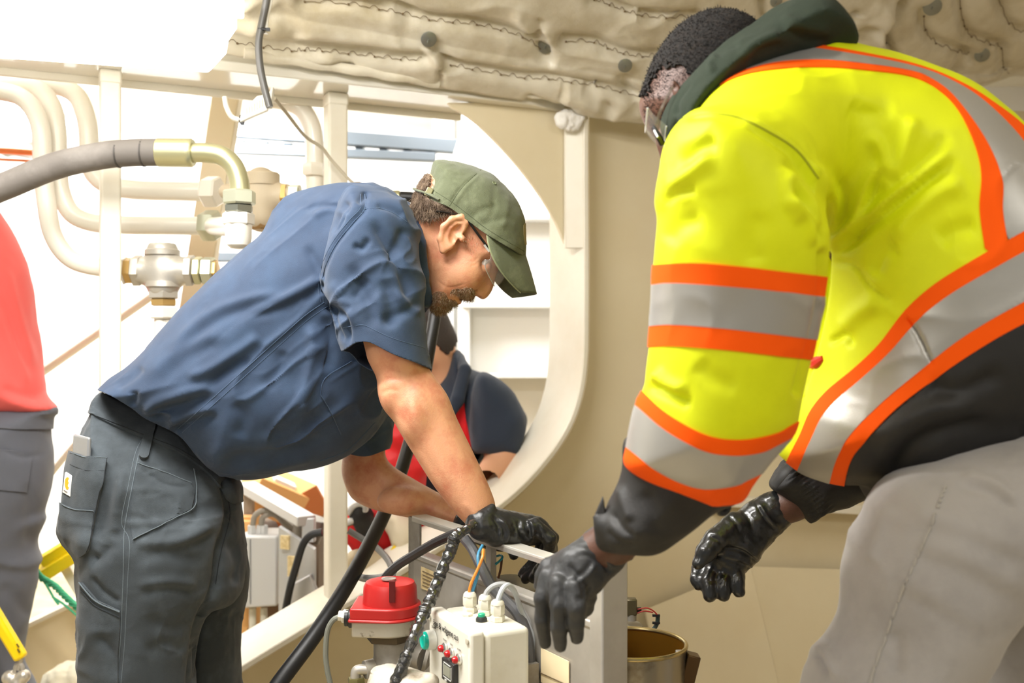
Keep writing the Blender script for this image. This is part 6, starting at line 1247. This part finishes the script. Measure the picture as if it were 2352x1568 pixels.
for x_ in (-300, -75): s.chain([W(x_, 560, dl+.02), W(x_, 760, dl+.1), W(x_*.6-60, 830, dl+.34)], [.055, .045, .034], .02); s.ell(W(x_*.6-62, 835, dl+.39), (.03, .05, .025), .02)
v, q = s.mesh(2); cloth('body', v, q, SK3, t); n_ = normals(v, q)
gh = np.minimum((v[:, 2]-hc.z+.035)*500, (hc.y+.05+(v[:, 2]-hc.z)*.5-v[:, 1])*500); gh = np.maximum(gh, np.minimum((v[:, 2]-hc.z-.05)*500, 40)); patch('hair', v, q, gh, HB, t, .008, .002, front=False, N=n_)
for x_ in (-300, -75):
    s = Soft(np.array(W(x_, 590, dl+.03))-.2, np.array(W(x_, 590, dl+.03))+.2, .007); s.chain([W(x_, 500, dl), W(x_, 610, dl+.03), W(x_, 690, dl+.07)], [.07, .066, .064], .03); v, q = s.mesh(2); cloth('shirt_sleeve', v, q, MATS['red_tshirt_flare'], t)
for cx, cy in ((pA.x+.02, dl), (W(-190, 1560, dl).x, dl+.1)):
    s = Soft((cx-.2, cy-.1, -.01), (cx+.25, cy+.1, .2), .008); s.chain([(cx-.07, cy, .055), (cx+.04, cy, .05), (cx+.13, cy, .04)], [.05, .048, .042], .03); s.chain([(cx-.04, cy, .06), (cx-.04, cy, .15)], .05, .03); v, q = s.mesh(2); v[:, 2] = np.maximum(v[:, 2], .001); cloth('boot', v, q, MATS['boot_leather'], t)
# ---- yellow gear, rope and cloth low on the left
YEL = mat('safety_yellow', (250, 214, 0), .4, var=((240, 200, 10), 20, .5, .7))
t = thing('lifting_handle', 'yellow tube handle with a grey shackle at the lower left', 'handle', W(30, 1600, 2.75)); dz = 2.75
MB().beam(W(-60, 1330, dz), W(50, 1512, dz), .034, .03).obj('handle', YEL, t, bevel=.008)
for a_, b_ in (((38, 1478), (44, 1486)), ((40, 1490), (46, 1498))): MB().beam(W(a_[0], a_[1], dz-.019), W(b_[0], b_[1], dz-.019), .002, .004).obj('scuff', mat('scuff', (110, 90, 20), .7), t)
MB().tube(pp([(50, 1508), (46, 1522), (42, 1538)], dz), .006, 8, 4).obj('link', STEEL, t); MB().tube(pp([(34, 1556), (36, 1530), (46, 1524), (52, 1536), (46, 1556)], dz), .006, 8, 5).obj('shackle', STEEL, t)
s = Soft((-1.4, 2.65, .2), (-1.18, 2.85, .45), .004)
for x, y, r in ((22, 1556, .02), (54, 1552, .018), (40, 1568, .022), (28, 1580, .02), (20, 1600, .03), (50, 1600, .03)): s.ell(W(x, y, dz), (r, r, r), .006)
v, q = s.mesh(1); cloth('hook_body', v, q, mat('pale_metal', (200, 194, 182), .35, .7), t); p = W(36, 1610, dz); MB().cyl(p, Vector((p.x, p.y, .002)), .02).obj('chain_post', STEEL, t)
t = thing('yellow_step', 'bright yellow step edge between the two pairs of trousers', 'step', W(140, 1290, 3.3)); dz = 3.25
MB().beam(W(96, 1306, dz), W(190, 1248, dz), .10, .04, Vector((0, -.5, 1))).obj('tread', YEL, t, bevel=.004); MB().beam(W(100, 1300, dz-.03), W(190, 1244, dz-.03), .012, .05).obj('nosing', YEL, t)
MB().beam(W(150, 1290, dz+.05), W(215, 1400, dz+.05), .05, .03).obj('stringer_plate', CREAM, t); p = W(200, 1400, dz+.05); MB().beam(p, Vector((p.x, p.y, .01)), .04, .04, Vector((0, 1, 0))).obj('support', CREAM, t)
t = thing('green_rope', 'frayed green rope sloping down behind the charcoal trousers', 'rope', W(140, 1350, 3.1)); RG = mat('rope_green', (74, 176, 130), .8, bump=(200, .5)); dz = 3.15
for k in range(4):
    L = [(70, 1285), (90, 1322), (125, 1345), (150, 1370), (185, 1402), (240, 1450)]; ph = k*1.57
    C_ = catmull(L, 8); pts = [W(x+5*math.cos(i*.7+ph), y+5*math.sin(i*.7+ph), dz+.006*math.sin(i*.7+ph)) for i, (x, y) in enumerate(C_)]
    MB().tube(pts, .005, 7, smooth=False).obj('strand', RG, t)
for L in ([(80, 1300), (84, 1330), (82, 1350)], [(105, 1340), (125, 1375), (135, 1388)], [(120, 1370), (150, 1390), (190, 1425)]): MB().tube(pp(L, dz-.01), .0035, 6, 4).obj('loose_end', RG, t)
s = Soft((-1.55, 2.95, .1), (-1.15, 3.4, .5), .006)
for x, y, r in ((160, 1545, .045), (130, 1560, .04), (180, 1550, .05), (150, 1580, .06), (190, 1590, .06), (118, 1590, .03), (160, 1640, .09)): s.ell(W(x, y, 3.1), (r, r, r*.8), .02)
v, q = s.mesh(2); v = rumple(v, q, 9, 22, seed=6, octs=3); tag(cloth('rag_bundle', v, q, mat('cream_rag', (232, 224, 200), .8, bump=(120, .4)), None), 'crumpled cream rag bundle on the plating at the bottom left', 'rag')
# ---- second machine behind the trousers
dm2 = 3.25; t = thing('grey_enclosure', 'grey electrical enclosure right of the charcoal trousers', 'enclosure', W(590, 1500, dm2)); GE = mat('enclosure_grey', (206, 206, 202), .45)
MB().prism([W(545, 1232, dm2), W(636, 1232, dm2), W(636, 1392, dm2), W(545, 1398, dm2)], Vector((0, .16, 0))).obj('case', GE, t, bevel=.006); MB().box(W(575, 1312, dm2-.002), (.002, .004, .2)).obj('door_gap', mat('gap', (120, 120, 116), .7), t)
for x in (578, 598, 606): MB().nut(W(x, 1232, dm2+.05), W(x, 1206, dm2+.05), .014).obj('cable_gland', GE, t)
for L in ([(580, 1208), (585, 1185), (605, 1172), (630, 1178), (660, 1210), (690, 1238)], [(600, 1208), (604, 1188), (625, 1180), (650, 1195), (700, 1232)]): MB().tube(pp(L, dm2+.05), .009, 8, 5).obj('conduit', mat('conduit_grey', (150, 142, 128), .5), t)
for x in (580, 606): MB().cyl(W(x, 1396, dm2+.05), W(x, 1450, dm2+.05), .011).obj('lower_conduit', mat('conduit_pale', (226, 222, 206), .5), t)
p = W(590, 1440, dm2+.1); MB().cyl(p, Vector((p.x, p.y, .002)), .03).obj('stand', STD, t)
t = thing('spare_skid', 'pale steel frame of a second machine behind the stanchion', 'machine', W(680, 1500, 3.2)); ds = 3.15
PS = mat('pale_steel', (200, 200, 200), .4, .5)
MB().beam(W(566, 1116, ds+.3), W(704, 1196, ds-.05), .06, .03).obj('top_bar', PS, t, bevel=.003); MB().prism([W(693, 1190, ds-.05), W(722, 1190, ds-.05), W(722, 1246, ds-.05), W(693, 1246, ds-.05)], Vector((0, .03, 0))).obj('bar_end', PS, t, bevel=.003)
MB().beam(W(572, 1118, ds+.3), W(572, 1220, ds+.3), .03, .03, Vector((0, 1, 0))).obj('upright', STD, t); MB().beam(W(640, 1150, ds+.12), W(640, 1190, ds+.12), .012, .012, Vector((0, 1, 0))).obj('upright', STD, t)
MB().prism([W(640, 1210, ds), W(722, 1262, ds-.1), W(722, 1400, ds-.1), W(640, 1420, ds)], Vector((0, .03, 0))).obj('side_plate', PS, t); MB().prism([W(655, 1350, ds-.1), W(712, 1320, ds-.12), W(752, 1420, ds-.12), (W(640, 1440, ds-.1))], Vector((0, .03, 0))).obj('gusset', PS, t, bevel=.004)
MB().box(W(655, 1245, ds-.03), (.03, .01, .04), Matrix.Rotation(-.4, 3, 'Z')).obj('label', YL, t); MB().box(W(672, 1300, ds-.06), (.03, .01, .06), Matrix.Rotation(-.4, 3, 'Z')).obj('label', YL, t)
MB().lathe(W(716, 1190, ds+.1), (.3, 0, 1), [(-.07, .045), (0, .05), (.004, .05), (.005, .04)], 24).obj('drum', STD, t)
for x in (700, 735): p = W(x, 1400, ds); MB().cyl(p, Vector((p.x, p.y, .002)), .02).obj('leg', STD, t)
tag(MB().tube(pp([(740, 1222), (715, 1228), (696, 1250), (680, 1300), (666, 1350), (656, 1400)], 2.98), .011, 10, 6).obj('loop_cable', BRUB), 'black cable looping down left of the second stanchion', 'cable')
t = thing('cardboard_box', 'large orange-brown cardboard box tilted behind the pale steel frame', 'box', W(660, 1180, 3.7)); CBM = mat('cardboard', (232, 178, 112), .8, bump=(80, .1)); CB2 = mat('cardboard_dark', (188, 110, 56), .8)
Rr = Matrix.Rotation(.5, 3, 'Y')@Matrix.Rotation(.4, 3, 'Z'); MB().box(W(650, 1140, 3.7), (.26, .24, .12), Rr).obj('carton', CBM, t, bevel=.003); MB().box(W(690, 1172, 3.62), (.18, .02, .10), Matrix.Rotation(-.5, 3, 'Y')).obj('flap', CB2, t); MB().box(W(650, 1112, 3.62), (.08, .05, .03), Rr).obj('paper', WHITE, t)
p = W(650, 1200, 3.75); MB().box(Vector((p.x, p.y, p.z/2)), (.3, .25, p.z)).obj('lower_carton', mat('crate_brown', (110, 92, 74), .8), t, bevel=.004)
t = thing('cardboard_box', 'small cardboard box seen at the edge of the charcoal trousers', 'box', W(545, 1180, 3.4)); p = W(548, 1190, 3.4); MB().box(Vector((p.x, p.y, p.z/2)), (.12, .12, p.z)).obj('carton', CBM, t, bevel=.003); MB().box(Vector((p.x, p.y-.002, p.z+.004)), (.13, .05, .008)).obj('flap', CBM, t)
# red kit bags
def bag(name, blobs, d, lab, m, h=.006, seed=1, extra=None):
    P = np.array([tuple(W(x, y, d)) for x, y, r in blobs]); s = Soft(P.min(0)-.16, P.max(0)+.16, h)
    for x, y, r in blobs: s.ell(W(x, y, d), (r, r, r*.9), .03)
    v, q = s.mesh(2); v = rumple(v, q, 9, 14, seed=seed, octs=3); return tag(cloth(name, v, q, m, None), lab, 'bag')
RBG = mat('red_nylon', (214, 22, 28), .6, bump=(120, .3)); 
bag('kit_bag', [(815, 1205, .055), (862, 1210, .07), (895, 1185, .06), (885, 1245, .06), (845, 1245, .05)], 3.12, 'red nylon kit bag behind the far forearm', RBG)
bag('kit_bag', [(968, 1225, .04), (955, 1270, .05), (985, 1195, .04)], 3.1, 'red nylon bag just behind the skid post', RBG, seed=4)
bag('kit_bag', [(916, 1195, .04), (926, 1225, .045), (936, 1256, .042)], 3.03, 'cream canvas bag between the red bags', mat('cream_canvas', (224, 212, 186), .8), seed=7)
bag('kit_bag', [(842, 1240, .022), (836, 1212, .026), (830, 1184, .03), (820, 1165, .026)], 3.02, 'small black pouch beside the second stanchion', mat('black_nylon', (26, 26, 28), .6), seed=9)
bag('kit_bag', [(905, 1060, .05), (930, 1120, .06), (945, 1080, .05), (925, 1000, .05)], 3.0, 'red and black gear held by the seated person', RBG, seed=11)
bag('kit_bag', [(565, 1215, .03), (690, 1195, .04), (705, 1215, .03)], 3.75, 'red cloth glimpsed behind the pale steel frame', RBG, seed=12)
tag(MB().tube(pp([(900, 1258), (922, 1276), (945, 1292)], 3.0), [.012, .016, .012], 8, 5).obj('yellow_strap', YEL), 'yellow strap lying over the red kit bag', 'strap')
t = thing('steel_clamp', 'shiny steel clamp beside the second stanchion', 'clamp', W(810, 1175, 3.0)); MB().tube(pp([(798, 1180), (815, 1160), (835, 1158), (838, 1172), (815, 1192), (798, 1200)], 3.0), .010, 10, 5).obj('loop', PS, t); MB().tube(pp([(796, 1200), (830, 1190), (845, 1175)], 3.02), .012, 10, 4).obj('jaw', mat('bronze_jaw', (150, 120, 80), .4, .6), t)
bb_ = W(850, 1290, 2.95); s = Soft((-.5, 2.8, .35), (-.25, 3.15, .85), .006)
for x, y, r in ((825, 1298, .045), (860, 1308, .05), (845, 1335, .06)): s.ell(W(x, y, 2.98), (r, r, r), .03)
v, q = s.mesh(2); v = rumple(v, q, 7, 16, seed=3, octs=3); tag(cloth('pump_cover', v, q, mat('tan_cover', (196, 182, 150), .6, bump=(100, .3)), None), 'tan rounded pump cover behind the black hose', 'cover')
